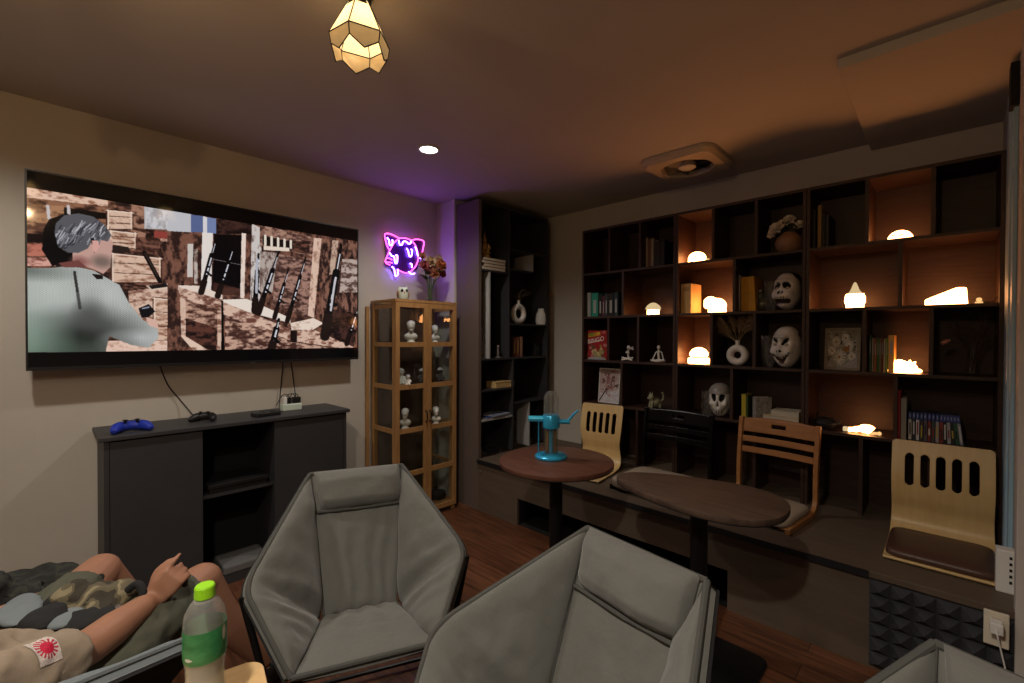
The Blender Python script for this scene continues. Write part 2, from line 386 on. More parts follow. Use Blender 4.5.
for k in range(6):
    M = Matrix.Rotation(2*pi*k/6, 4, 'Z') @ Matrix.Translation((.10, 0, -.026)) @ Matrix.Rotation(radians(25), 4, 'X')
    ob('blade', MB().box(-.045, -.028, -.001, .05, .028, .001, M), mat('fan_blade', (.12, .10, .08), .5), t)

# ------------------------------------------------------------------ platform bench
XB0, YF, ZB = -2.76, 2.47, .42
t = thing('platform_bench', 'long low wooden platform bench in front of the bookshelf with a dark footwell', 'bench', (0, 0, 0))
ob('bench_top', MB().box(XB0, YF-.012, ZB-.028, .198, 3.495, ZB), M_bench, t, bevel=.002)
ob('edging', MB().box(XB0, YF-.018, ZB-.03, -.235, YF-.012, ZB+.001), M_edge, t)
ob('front_panel', MB().box(XB0, YF, 0, -2.32, YF+.02, ZB-.028).box(-2.32, YF, .205, -.815, YF+.02, ZB-.028).box(-.815, YF, 0, .186, YF+.02, ZB-.028), M_bench, t)
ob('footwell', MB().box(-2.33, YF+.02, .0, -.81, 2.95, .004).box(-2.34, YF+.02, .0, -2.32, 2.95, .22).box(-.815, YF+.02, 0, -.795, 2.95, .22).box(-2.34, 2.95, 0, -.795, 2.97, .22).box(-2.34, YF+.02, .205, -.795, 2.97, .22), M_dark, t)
ob('drawer_knob', MB().ball((-2.72, YF-.008, .33), .008), M_chrome, t, smooth=True)

foam = MB(); nx, nz = 6, 6; fx0, fx1, fz0, fz1 = -.232, .186, .02, .385; sx_, sz_ = (fx1-fx0)/nx, (fz1-fz0)/nz
foam.box(fx0, YF-.012, fz0, fx1, YF-.001, fz1)
for i in range(nx):
    for j in range(nz):
        x0, z0 = fx0+i*sx_, fz0+j*sz_
        foam.add([(x0, YF-.012, z0), (x0+sx_, YF-.012, z0), (x0+sx_, YF-.012, z0+sz_), (x0, YF-.012, z0+sz_), (x0+sx_/2, YF-.048, z0+sz_/2)], [(0, 1, 4), (1, 2, 4), (2, 3, 4), (3, 0, 4)])
tag(ob('acoustic_foam_panel', foam, mat('charcoal_foam', (.034, .036, .042), .95, bump=.3, bscale=150)), 'charcoal pyramid acoustic foam panel on the bench front by the socket', 'foam panel')

# ------------------------------------------------------------------ wall-height bookshelf: three units
YS, YSB = 3.17, 3.485; Z_ROW = [2.305, 1.945, 1.583, 1.222, .866]
def bookcase(x0, x1, label, rows):
    t = thing('bookshelf_unit', label, 'bookshelf', (x0, YS, ZB), group='staggered walnut bookshelf units')
    w, d = x1-x0, YSB-YS; T = .018; H = 2.315-ZB
    ob('side_panel', MB().box(0, 0, 0, T, d, H), M_walnut, t, bevel=.0015); ob('side_panel', MB().box(w-T, 0, 0, w, d, H), M_walnut, t, bevel=.0015)
    ob('top_panel', MB().box(T, 0, H-T, w-T, d, H), M_walnut, t); ob('back_panel', MB().box(T, d-.01, 0, w-T, d, H-T), M_walnut, t)
    zs = [z-ZB for z in Z_ROW] + [0]
    for k in range(1, 5): ob('shelf', MB().box(T, .003, zs[k]-T/2, w-T, d-.01, zs[k]+T/2), M_walnut, t, bevel=.0015)
    for k in range(5):
        z1 = zs[k]-T/2; z0 = zs[k+1]+(T/2 if k < 4 else 0)
        for xd in rows[k]: ob('divider', MB().box(xd-x0-T/2, .004, z0, xd-x0+T/2, d-.01, z1), M_walnut, t)
bookcase(-2.232, -1.418, 'dark walnut bookshelf unit at the left end, holding the red game box', [(-1.973, -1.704), (-1.848,), (-1.977, -1.714), (-1.856,), (-1.995, -1.72)])
bookcase(-1.416, -.615, 'dark walnut bookshelf unit in the middle, holding the three skull masks', [(-1.158, -.89), (-1.02,), (-1.165, -.896), (-1.032,), (-1.172, -.89)])
bookcase(-.613, .194, 'dark walnut bookshelf unit at the right end, holding the row of game cases', [(-.328, -.059), (-.185,), (-.335, -.061), (-.199,), (-.344, -.06)])
def shelf_z(row): return Z_ROW[row+1]+.009      # row 0 is the top one

# ------------------------------------------------------------------ corner bookcase (faces the room, +x)
t = thing('corner_bookcase', 'tall graphite corner bookcase with uneven open cells beside the display cabinet', 'bookcase', (0, 0, 0))
X1, X0, Y0, Y1, ZT = -2.76, -3.045, 2.47, 3.36, 2.545
ob('side_panel', MB().box(X0, Y0, 0, X1, Y0+.03, ZT), mat('taupe_board', (.115, .085, .07), .6), t, label='taupe outer side panel')
ob('side_panel', MB().box(X0, Y1-.02, ZB+.001, X1, Y1, ZT), M_graph, t)
ob('back_panel', MB().box(X0, Y0+.03, ZB+.001, X0+.012, Y1-.02, ZT), M_graph, t)
ob('top_panel', MB().box(X0+.012, Y0+.03, ZT-.02, X1, Y1-.02, ZT), M_graph, t)
def yb(u): return at(u, 340, x=X1).y
def zb(u, v): return at(u, v, x=X1).z
yd = yb(509.5); yd2 = yb(513.5)
zA = zb(495, 271.5); zB_ = zb(510, 358.5); zC1 = zb(495, 390); zC2 = zb(495, 419); zR0 = zb(530, 253); zR1 = zb(530, 272); zR2 = zb(530, 325); zR3 = zb(530, 401)
TH = .016
def brd(name, x0, y0, z0, x1, y1, z1, m=M_graph): ob(name, MB().box(x0, y0, z0, x1, y1, z1), m, t, bevel=.001)
xi = X0+.012
brd('divider', xi, yd-.008, zB_+TH/2, X1-.002, yd+.008, ZT-.02); brd('divider', xi, yd2-.008, ZB+.001, X1-.002, yd2+.008, zB_-TH/2)
brd('shelf', xi, Y0+.03, zB_-TH/2, X1-.002, Y1-.02, zB_+TH/2)
for z in (zA,): brd('shelf', xi, Y0+.03, z-TH/2, X1-.002, yd-.008, z+TH/2)
for z in (zC1, zC2): brd('shelf', xi, Y0+.03, z-TH/2, X1-.002, yd2-.008, z+TH/2, M_grey if z == zC2 else M_graph)
for z in (zR0, zR2): brd('shelf', xi, yd+.008, z-TH/2, X1-.002, Y1-.02, z+TH/2)
yq = yb(490); brd('divider', xi, yq-.008, zB_+TH/2, X1-.004, yq+.008, zA-TH/2, M_grey)  # paler than the graphite: light on this divider is put into its colour
yr = yb(533); brd('shelf', xi, yd+.008, zR1-TH/2, X1-.004, yr, zR1+TH/2, M_graph); brd('divider', xi, yr-.008, zR1+TH/2, X1-.004, yr+.008, zR0-TH/2, M_grey)  # upright painted pale grey as if lit, shelf left graphite
brd('shelf', xi, yd2+.008, zR3-TH/2, X1-.002, Y1-.02, zR3+TH/2)
ys = yb(530); brd('divider', xi, ys-.008, ZB+.001, X1-.004, ys+.008, zR3-TH/2, M_grey)  # lit face of the low divider painted in by the paler grey

# ------------------------------------------------------------------ pine display cabinet
DX1, DX0, DY0, DY1, DH = -2.92, -3.275, 1.80, 2.37, 1.70
t = thing('display_cabinet', 'tall narrow pine display cabinet with glass doors and sides', 'cabinet', (0, 0, 0))
pw = .035
for x in (DX0, DX1-pw-.018):
    for y in (DY0, DY1-pw): ob('post', MB().box(x, y, 0, x+pw, y+pw, DH-.02), M_pine, t, bevel=.002)
ob('top_frame', MB().box(DX0-.003, DY0-.004, DH-.02, DX0+.04, DY1+.004, DH).box(DX1-.03, DY0-.004, DH-.02, DX1, DY1+.004, DH).box(DX0+.04, DY0-.004, DH-.02, DX1-.03, DY0+.03, DH).box(DX0+.04, DY1-.03, DH-.02, DX1-.03, DY1+.004, DH), M_pine, t)
ob('top_glass', MB().box(DX0+.04, DY0+.03, DH-.008, DX1-.03, DY1-.03, DH-.001), M_glass, t)
DZ = [.06, .38, .71, 1.04, 1.36]
ob('base_board', MB().box(DX0+.012, DY0+.012, DZ[0]-.009, DX1-.022, DY1-.012, DZ[0]+.009), M_pine, t, bevel=.001)
for z in DZ[1:]: ob('glass_shelf', MB().box(DX0+.012, DY0+.022, z+.002, DX1-.022, DY1-.022, z+.009), M_glass, t)
ob('back_panel', MB().box(DX0+.004, DY0+pw, .05, DX0+.009, DY1-pw, DH-.02), mat('cabinet_back', (.075, .042, .028), .6), t)
for y0, y1 in ((DY0+.004, DY0+.010), (DY1-.010, DY1-.004)):
    ob('side_glass', MB().box(DX0+pw, y0, .06, DX1-pw-.018, y1, DH-.02), M_glass, t)
for z in DZ + [DH-.05]:
    for y in (DY0, DY1-.02): ob('side_rail', MB().box(DX0+pw, y, z-.017, DX1-pw-.018, y+.02, z+.017), M_pine, t)
ym = (DY0+DY1)/2
for a, b, hy in ((DY0, ym-.001, ym-.018), (ym+.001, DY1, ym+.018)):
    dr = MB(); st = .034
    dr.box(DX1-.018, a, .04, DX1, a+st, DH-.024).box(DX1-.018, b-st, .04, DX1, b, DH-.024)
    for z in [.058]+DZ[1:]+[DH-.042]: dr.box(DX1-.0175, a+st, z-.018, DX1-.0005, b-st, z+.018)
    d = ob('door', dr, M_pine, t)
    for z0, z1 in zip([.076]+[z+.018 for z in DZ[1:]], [z-.018 for z in DZ[1:]]+[DH-.06]):
        ob('pane', MB().box(DX1-.012, a+st, z0, DX1-.008, b-st, z1), M_glass, d)
    h = MB().tube([(DX1, hy, .76), (DX1+.018, hy, .77), (DX1+.022, hy, .80), (DX1+.018, hy, .83), (DX1, hy, .84)], .004, 8).ball((DX1+.001, hy, .758), .007).ball((DX1+.001, hy, .842), .007)
    ob('handle', h, M_blackm, d, smooth=True)
ob('door_leaf', MB().box(DX0-.02, DY0-.045, .02, DX0+.004, DY0-.018, 1.655), M_pine, t, bevel=.003, label='narrow pine strip standing against the back of the cabinet')

# ------------------------------------------------------------------ charcoal media console
CX1, CX0, CY0, CY1, CH = -2.92, -3.285, .20, 1.42, .93
t = thing('media_console', 'charcoal media console with open middle shelves below the television', 'console', (0, 0, 0))
ob('top_board', MB().box(CX0, CY0-.02, CH-.022, CX1+.015, CY1+.02, CH), M_console, t, bevel=.003)
yl, yr_ = at(203, 460, x=CX1).y, at(275, 450, x=CX1).y
ob('side_panel', MB().box(CX0, CY0, 0, CX1, CY0+.02, CH-.022), M_console, t); ob('side_panel', MB().box(CX0, CY1-.02, 0, CX1, CY1, CH-.022), M_console, t)
ob('divider', MB().box(CX0, yl-.02, .05, CX1-.02, yl, CH-.022), M_console, t); ob('divider', MB().box(CX0, yr_, .05, CX1-.02, yr_+.02, CH-.022), M_console, t)
ob('back_panel', MB().box(CX0, CY0+.02, .0, CX0+.01, CY1-.02, CH-.022), M_dark, t)
ob('door', MB().box(CX1-.018, CY0+.022, .05, CX1-.001, yl, CH-.03), M_console, t, bevel=.002); ob('door', MB().box(CX1-.018, yr_, .05, CX1-.001, CY1-.022, CH-.03), M_console, t, bevel=.002)
ob('shelf', MB().box(CX0+.01, yl, .515, CX1-.03, yr_, .535), M_console, t); ob('base_board', MB().box(CX0+.01, CY0+.02, .0, CX1-.03, CY1-.02, .05), M_console, t)
tt = thing('game_console', 'flat black game console on the open shelf of the media console', 'game console', (-3.08, (yl+yr_)/2, .535))
ob('lower_shell', MB().box(-.13, -.15, 0, .13, .15, .022), M_black, tt, bevel=.003); ob('upper_shell', MB().box(-.135, -.155, .026, .135, .155, .05), M_black, tt, bevel=.004)
ob('gap', MB().box(-.12, -.14, .02, .12, .14, .028), M_dark, tt)
tt = thing('cardboard_sheet', 'pale folded paper lying in the bottom of the media console', 'paper', (-3.05, (yl+yr_)/2+.04, .051))
ob('sheet', MB().box(-.1, -.12, 0, .1, .12, .05, Matrix.Rotation(.0, 4, 'Z')), mat('grey_paper', (.12, .12, .12), .8), tt, bevel=.01)

# ------------------------------------------------------------------ television
XT = -3.185
tl, tr, bl, br_ = at(24, 168, x=XT), at(361, 230, x=XT), at(26, 370, x=XT), at(355.5, 360, x=XT)
ty0, ty1, tz0, tz1 = (tl.y+bl.y)/2, (tr.y+br_.y)/2, (bl.z+br_.z)/2, (tl.z+tr.z)/2
t = thing('television', 'large flat wall television showing a video game with a man and wooden crates', 'television', (0, 0, 0))
ob('casing', MB().box(XT-.035, ty0, tz0, XT-.002, ty1, tz1).box(XT-.075, ty0+.25, tz0+.02, XT-.035, ty1-.25, tz0+.5), M_black, t, bevel=.003)
ob('wall_bracket', MB().box(XL+.002, .55, 1.45, XT-.075, .65, 1.95), M_blackm, t)
ob('wall_bracket', MB().box(XL+.002, .95, 1.45, XT-.075, 1.05, 1.95), M_blackm, t)
ob('bezel', MB().box(XT-.004, ty0, tz0, XT+.003, ty0+.008, tz1).box(XT-.004, ty1-.008, tz0, XT+.003, ty1, tz1).box(XT-.004, ty0+.008, tz1-.008, XT+.003, ty1-.008, tz1).box(XT-.004, ty0+.008, tz0, XT+.003, ty1-.008, tz0+.016), M_black, t)
ob('badge', MB().box(XT+.003, ty0+.97, tz0-.004, XT+.006, ty0+1.0, tz0+.006), M_chrome, t)
SY0, SY1, SZ0, SZ1 = ty0+.008, ty1-.008, tz0+.016, tz1-.008
def S(x, y):
    p = at(x*370/1011, 150+y*.36597, x=XT); return ((p.y-SY0)/(SY1-SY0), (SZ1-p.z)/(SZ1-SZ0))
def PS(*xy): return [S(xy[i], xy[i+1]) for i in range(0, len(xy), 2)]
c = Canvas(800, 450, (40, 26, 24)); rg = random.Random(3); nr = np.random.RandomState(11)
def vnoise(cx, cy):
    g_ = nr.rand(int(c.h/cy)+3, int(c.w/cx)+3); y = np.arange(c.h)/cy; x = np.arange(c.w)/cx; yi, xi = y.astype(int), x.astype(int)
    fy, fx = (y-yi)[:, None], (x-xi)[None]; fy, fx = fy*fy*(3-2*fy), fx*fx*(3-2*fx)
    return (g_[yi][:, xi]*(1-fx)+g_[yi][:, xi+1]*fx)*(1-fy)+(g_[yi+1][:, xi]*(1-fx)+g_[yi+1][:, xi+1]*fx)*fy
NF = .45*vnoise(22, 10)+.33*vnoise(9, 5)+.22*vnoise(4, 2.5); NV = .45*vnoise(10, 26)+.33*vnoise(5, 11)+.22*vnoise(2.5, 4)
def mask_(pts):
    k = c.a; c.a = np.zeros(k.shape); c.poly(pts, (1, 1, 1)); m_ = c.a[..., 0]; c.a = k; return m_
def pa(x, y): return 20+x/3.4176, 165+y/3.4176
def pbq(x, y): return 170+x/3.905, 190+y/3.905
CUR = [pa]
def Q(x, y):
    u, v = CUR[0](x, y); p = at(u, v, x=XT); return ((p.y-SY0)/(SY1-SY0), (SZ1-p.z)/(SZ1-SZ0))
def QS(xy): return [Q(xy[i], xy[i+1]) for i in range(0, len(xy), 2)]
def fill(col, *xy, al=1): c.poly(QS(xy), col, al)
def wood(lt, dk, th, *xy, n=None, sf=.26):
    f_ = NF if n is None else n; m_ = mask_(QS(xy)); k = np.clip((f_-th)/sf+.5, 0, 1)[..., None]; c.a = c.a*(1-m_[..., None])+m_[..., None]*(np.array(dk)*(1-k)+np.array(lt)*k)
def ln(col, x0, y0, x1, y1, w=2.0, al=1): c.line(Q(x0, y0), Q(x1, y1), w/CUR[0](1e3, 0)[0]*0+w*.0016, col, al, asp=1.78)
def crate(x0, y0, x1, y1, lt=(226, 192, 170), dk=(150, 106, 84)):
    d = (x1-x0)*.10; wood(lt, dk, .40, x0, y0, x1, y0+d, x1, y1, x0, y1)
    for f_ in (.33, .66): ln((70, 42, 34), x0, y0+(y1-y0)*f_, x1, y0+(y1-y0)*f_+d*.5, 1.2)
    for a_ in ((x0, y0, x1, y0+d), (x1, y0+d, x1, y1), (x0, y1, x1, y1), (x0, y0, x0, y1)): ln((72, 44, 36), *a_, 1.6)
    ln((242, 216, 196), x0+5, y0+2, x0+5, y1-2, 2.2); ln((236, 208, 188), x1-6, y0+d, x1-6, y1-2, 2.2); ln((244, 218, 200), x0, y0+3, x1, y0+d+3, 2)
LT, DK, MD = (226, 192, 172), (58, 34, 29), (128, 86, 70)
# left half: store room shelves and crates
wood(MD, (36, 22, 20), .52, 0, 70, 620, 130, 620, 640, 0, 640); wood((150, 104, 80), (50, 30, 26), .45, 0, 70, 330, 118, 330, 330, 0, 330)
fill((14, 10, 10), 120, 140, 300, 165, 300, 185, 120, 175); wood((236, 200, 178), (150, 100, 78), .35, 0, 72, 300, 122, 300, 142, 0, 108); wood((176, 130, 96), (96, 62, 48), .45, 0, 135, 150, 140, 150, 230, 0, 225); fill((26, 16, 15), 0, 232, 140, 240, 140, 268, 0, 262)
wood((196, 120, 100), (110, 58, 48), .42, 0, 268, 120, 270, 120, 310, 0, 312); wood((226, 170, 156), (120, 70, 60), .4, 0, 315, 130, 318, 120, 345, 0, 345)
for x in (95, 165): ln((210, 200, 200), x, 140, x+4, 182, 4)
wood((170, 126, 104), DK, .45, 380, 130, 430, 138, 430, 300, 380, 290)
fill((196, 194, 198), 425, 142, 620, 172, 620, 224, 425, 218); wood((214, 212, 216), (170, 166, 170), .5, 430, 145, 620, 176, 620, 222, 430, 216, n=NV)
wood(MD, (44, 28, 25), .5, 470, 225, 620, 232, 620, 420, 470, 410, n=NV)
fill((150, 66, 58), 458, 225, 530, 232, 530, 254, 458, 248); wood((214, 170, 150), MD, .4, 450, 248, 535, 256, 535, 264, 450, 258); crate(296, 152, 386, 220); crate(305, 222, 400, 286)
wood(MD, DK, .5, 395, 245, 480, 250, 480, 300, 395, 300); fill((44, 34, 30), 310, 272, 370, 280, 380, 300, 310, 300)
crate(312, 300, 484, 402); ln((20, 14, 14), 425, 300, 478, 398, 7); ln((60, 46, 40), 428, 302, 470, 380, 2)
wood(LT, MD, .42, 370, 430, 540, 412, 620, 470, 620, 640, 380, 640); fill((232, 206, 186), 430, 412, 525, 402, 528, 420, 450, 428); fill((30, 24, 24), 438, 412, 500, 404, 506, 416, 450, 424)
crate(455, 452, 522, 600); wood((60, 36, 31), (26, 16, 16), .5, 524, 450, 580, 440, 580, 600, 524, 600); wood(LT, MD, .38, 540, 412, 600, 405, 600, 440, 540, 450); wood(LT, MD, .4, 548, 450, 566, 448, 566, 600, 552, 596)
wood((240, 206, 188), (176, 130, 108), .36, 294, 600, 480, 600, 620, 596, 620, 642, 294, 642)
# right half: rifle racks and bench
CUR[0] = pbq
wood(MD, (48, 30, 27), .50, -10, 75, 320, 120, 740, 190, 740, 640, -10, 640, n=NV)
fill((200, 200, 206), -10, 78, 84, 92, 84, 165, -10, 160); fill((92, 106, 150), 82, 96, 128, 102, 128, 166, 82, 164); fill((120, 136, 180), 145, 106, 180, 112, 180, 170, 145, 168); fill((226, 222, 224), 128, 102, 145, 106, 145, 168, 128, 166)
wood((70, 44, 38), (24, 15, 15), .5, 180, 112, 320, 128, 320, 172, 180, 172)
wood((214, 204, 198), (140, 116, 106), .36, 68, 210, 90, 210, 90, 340, 68, 340, n=NV); wood((200, 188, 180), (110, 84, 74), .4, 94, 230, 108, 230, 108, 365, 94, 365, n=NV)
fill((240, 230, 224), 126, 166, 168, 168, 160, 410, 120, 402); fill((9, 7, 9), 172, 172, 282, 176, 276, 410, 166, 405); ln((120, 110, 110), 168, 270, 276, 292, 1.2)
wood((244, 224, 212), (180, 146, 130), .30, 280, 168, 297, 170, 290, 424, 274, 420, n=NV); wood((80, 50, 42), DK, .5, 170, 360, 275, 385, 275, 412, 166, 408)
wood((216, 208, 204), (120, 98, 90), .36, 320, 132, 360, 150, 350, 480, 312, 470, n=NV); wood((190, 176, 168), (96, 72, 64), .42, 352, 240, 420, 245, 400, 400, 350, 400, n=NV)
wood((176, 136, 118), (80, 52, 45), .46, 350, 135, 560, 185, 560, 260, 350, 215); fill((26, 18, 18), 362, 178, 490, 205, 490, 232, 362, 214)
for i in range(5): ln((240, 228, 212), 372+i*25, 178+i*5, 372+i*25, 214+i*3, 4.5)
fill((240, 222, 206), 366, 218, 466, 226, 466, 240, 366, 234)
wood((170, 130, 116), (70, 46, 41), .47, 420, 250, 560, 270, 545, 500, 400, 450); wood((110, 70, 58), (40, 25, 23), .5, 480, 200, 545, 200, 545, 250, 480, 240)
wood((230, 196, 176), (150, 110, 92), .34, 562, 186, 592, 190, 562, 500, 538, 490, n=NV); wood((140, 98, 82), (40, 26, 24), .48, 592, 190, 745, 206, 720, 625, 590, 560, n=NV)
wood((206, 176, 156), (120, 84, 70), .38, 634, 196, 658, 198, 640, 330, 622, 330, n=NV); wood((196, 176, 166), (90, 64, 56), .46, 672, 270, 740, 270, 735, 400, 662, 400)
wood((74, 46, 40), (20, 13, 13), .5, 600, 460, 720, 480, 715, 620, 600, 580)
fill((240, 222, 208), 32, 372, 120, 374, 205, 410, 205, 428, 32, 390); wood(LT, (110, 70, 58), .44, 32, 378, 200, 428, 200, 470, 38, 420); wood((200, 160, 140), (76, 46, 38), .47, 40, 420, 200, 470, 200, 540, 50, 500)
wood((96, 58, 48), (30, 19, 18), .5, 60, 500, 180, 540, 180, 625, 120, 620, 55, 570); wood(LT, MD, .4, 38, 400, 60, 405, 62, 575, 44, 570); wood((236, 206, 186), MD, .36, 40, 568, 62, 572, 150, 625, 90, 625)
fill((244, 230, 218), 205, 428, 300, 425, 470, 500, 470, 520, 205, 450); wood(LT, (112, 70, 58), .44, 205, 436, 475, 545, 475, 590, 205, 485); wood((206, 166, 146), (72, 44, 37), .48, 215, 488, 475, 592, 690, 625, 215, 625)
wood((244, 224, 208), (190, 156, 138), .3, 470, 520, 560, 500, 600, 520, 560, 545, 475, 548); wood(LT, (120, 78, 64), .42, 480, 548, 560, 545, 715, 612, 715, 625, 480, 590); fill((24, 15, 15), 470, 548, 496, 548, 496, 596, 470, 594)
wood(LT, MD, .38, 184, 470, 206, 475, 206, 625, 186, 625)
def rifle(x0, y0, x1, y1, w=5.5):
    w *= 1.55
    P_ = lambda f_: (x0+(x1-x0)*f_, y0+(y1-y0)*f_); ln((10, 9, 11), *P_(0), *P_(.5), w*.45); ln((12, 10, 12), *P_(.30), *P_(.86), w); ln((30, 20, 18), *P_(.80), *P_(1), w*1.35)
    for a_, b_, ww in ((.36, .50, .28), (.55, .66, .34), (.10, .26, .16)): ln((226, 226, 236), P_(a_)[0]+2, P_(a_)[1], P_(b_)[0]+2, P_(b_)[1], w*ww)
    q0_ = P_(.62); ln((14, 12, 14), q0_[0], q0_[1], q0_[0]+16, q0_[1]+14, w*.55)
for a_ in ((180, 190, 122, 400, 5), (248, 222, 186, 415, 5), (346, 250, 330, 472, 6), (425, 240, 345, 480, 6), (462, 310, 408, 498, 4.5), (530, 262, 458, 512, 5), (668, 215, 605, 570, 11), (740, 440, 690, 600, 6), (425, 505, 395, 625, 8)): rifle(*a_)
ln((210, 208, 214), 645, 350, 628, 470, 5); ln((190, 190, 200), 340, 270, 338, 400, 5); fill((10, 8, 9), 200, 432, 208, 432, 212, 625, 200, 625)
# the man from behind: grey hair, pale knitted sweater
CUR[0] = pa
fill((10, 8, 9), 80, 220, 100, 185, 150, 168, 190, 170, 190, 330, 110, 345, 75, 290)
fill((206, 164, 152), 180, 285, 240, 255, 300, 240, 318, 265, 314, 300, 308, 350, 285, 372, 250, 355, 215, 345, 180, 330); c.ell(Q(280, 330), .035, .05, (104, 92, 84), .75, soft=.7); c.ell(Q(205, 330), .03, .04, (140, 90, 84), .8, soft=.7)
hair = (118, 230, 122, 200, 150, 172, 200, 165, 250, 176, 290, 205, 312, 240, 300, 262, 276, 256, 268, 285, 245, 262, 232, 285, 200, 300, 165, 300, 130, 280)
fill((92, 92, 98), *hair); hm_ = mask_(QS(hair))
for i in range(95):
    t_ = rg.uniform(0, 1); x = 300-t_*170+rg.uniform(-14, 14); y = 185+abs(t_-.35)*50+rg.uniform(-8, 65); k = rg.choice([(28, 28, 32), (172, 172, 180), (210, 210, 216), (60, 60, 66), (130, 130, 138)])
    old = c.a.copy(); ln(k, x, y, x-rg.uniform(8, 26), y+rg.uniform(14, 34), rg.uniform(.8, 1.6), .85); c.a = old*(1-hm_[..., None])+c.a*hm_[..., None]
fill((18, 16, 18), 240, 250, 252, 248, 262, 282, 254, 300); fill((226, 172, 162), 246, 258, 268, 258, 272, 280, 258, 300, 248, 290)
body = (0, 352, 100, 352, 180, 345, 250, 360, 340, 410, 372, 470, 420, 530, 470, 560, 474, 590, 440, 625, 380, 615, 305, 585, 292, 640, 0, 640)
fill((178, 182, 178), *body); bm_ = mask_(QS(body)); old = c.a.copy()
for (x, y, rx, ry, col, al) in ((225, 585, .17, .19, (34, 36, 34), .95), (120, 640, .20, .13, (52, 66, 54), .85), (262, 500, .06, .14, (70, 74, 72), .75), (40, 600, .10, .25, (150, 178, 158), .6), (110, 430, .10, .14, (200, 206, 200), .7), (300, 450, .07, .14, (206, 208, 206), .75), (410, 590, .10, .06, (196, 198, 200), .8), (330, 600, .06, .08, (120, 124, 120), .7), (20, 360, .12, .06, (90, 100, 92), .7), (240, 520, .05, .12, (84, 86, 82), .65)): c.ell(Q(x, y), rx, ry, col, al, soft=.9)
c.a = c.a*(1+.10*np.sign(np.sin(c.X*900)*np.sin(c.Y*560))[..., None]*(.5+NF[..., None])); c.a = old*(1-bm_[..., None])+c.a*bm_[..., None]
ln((28, 26, 26), 186, 365, 196, 430, 3.5, .85); ln((40, 38, 38), 196, 430, 205, 490, 4, .7); fill((22, 18, 20), 245, 372, 282, 376, 284, 390, 262, 390); fill((120, 70, 66), 130, 335, 200, 325, 230, 350, 150, 350)
fill((20, 18, 22), 405, 490, 440, 475, 462, 500, 440, 520, 415, 522); ln((150, 156, 176), 420, 490, 440, 486, 2.5); fill((226, 184, 168), 430, 520, 468, 530, 474, 560, 440, 548)
_p = np.pad(c.a, ((1, 1), (1, 1), (0, 0)), 'edge'); c.a = sum(_p[i:i+c.h, j:j+c.w]*k for i, j, k in ((0, 1, .12), (2, 1, .12), (1, 0, .12), (1, 2, .12), (1, 1, .52)))
bk = np.ones_like(c.X); yt = S(528, 176)[1]; yb_ = S(500, 547)[1]
c.put((c.Y < yt).astype(float), (1, 1, 2)); c.put((c.Y > yb_).astype(float), (1, 1, 2))
me = c.mesh('screen', (XT, SY0, SZ1), (0, SY1-SY0, 0), (0, 0, -(SZ1-SZ0)))
ob('screen', me, colattr_mat('screen_picture', rough=.07, es=E_TV, spec=.5), t)

# ------------------------------------------------------------------ neon sign: dripping cat head
XN = XL+.035
def N2(x, y): p = at(365+x*90/878, 220+y*70/683, x=XN); return p
t = thing('neon_sign', 'pink and violet neon wall sign of a melting cat head', 'neon sign', (0, 0, 0))
def smoothpts(pts, closed=False, k=6):
    P = [Vector(p) for p in pts]; n = len(P); out = []
    for i in range(n if closed else n-1):
        p0, p1, p2, p3 = (P[(i-1) % n], P[i], P[(i+1) % n], P[(i+2) % n]) if closed else (P[max(i-1, 0)], P[i], P[i+1], P[min(i+2, n-1)])
        for j in range(k):
            u = j/k; out.append(.5*((2*p1)+(-p0+p2)*u+(2*p0-5*p1+4*p2-p3)*u*u+(-p0+3*p1-3*p2+p3)*u**3))
    if not closed: out.append(P[-1])
    return out
pink = emission('neon_pink', (1.0, .10, .70), E_NEON*.42); viol = emission('neon_violet', (.22, .09, 1.0), E_NEON*3.6)
back = [(195, 135), (330, 180), (450, 190), (575, 190), (560, 350), (520, 480), (420, 520), (320, 490), (300, 545), (270, 470), (200, 430), (215, 330)]
bp_ = MB(); vs = [N2(*p) for p in back]; bp_.add([v+Vector((-.022, 0, 0)) for v in vs]+[v+Vector((-.016, 0, 0)) for v in vs], [tuple(range(12)), tuple(range(23, 11, -1))]+[(i, (i+1) % 12, 12+(i+1) % 12, 12+i) for i in range(12)])
ob('acrylic_backing', bp_, mat('violet_acrylic', (.06, .012, .09), .25), t)
def neon(name, pts, m, closed=False, r=.0048): ob(name, MB().tube(smoothpts([N2(*p) for p in pts], closed), r, 8, closed=closed), m, t, smooth=True)
neon('head_outline', [(340, 178), (395, 178), (450, 200), (490, 245), (510, 300), (520, 370), (500, 440), (460, 490), (405, 518), (340, 495), (320, 480)], pink)
neon('head_outline', [(245, 440), (205, 420), (200, 390), (222, 340), (245, 290), (290, 215), (340, 178)], pink)
neon('ear', [(240, 295), (215, 250), (196, 180), (195, 138), (235, 133), (290, 155), (335, 180)], pink)
neon('ear', [(450, 200), (500, 188), (550, 195), (575, 215), (568, 270), (555, 330)], pink)
neon('cheek', [(205, 375), (235, 372), (262, 390)], pink); neon('cheek', [(200, 410), (235, 412), (265, 420)], pink)
neon('drip', [(215, 170), (235, 200), (240, 240), (262, 245), (270, 205), (262, 195)], viol)
neon('drip', [(330, 200), (340, 240), (362, 240), (372, 212), (400, 210), (425, 232), (445, 225), (448, 205)], viol)
neon('drip', [(405, 275), (420, 300), (432, 350), (452, 352), (460, 300), (448, 285)], viol)
neon('drip', [(490, 260), (505, 300), (515, 345), (545, 375), (560, 350)], viol)
neon('drip', [(240, 320), (262, 350), (285, 360), (292, 415), (312, 415), (316, 350), (300, 345)], viol)
neon('drip', [(262, 455), (285, 480), (295, 540), (318, 535), (318, 480)], viol)
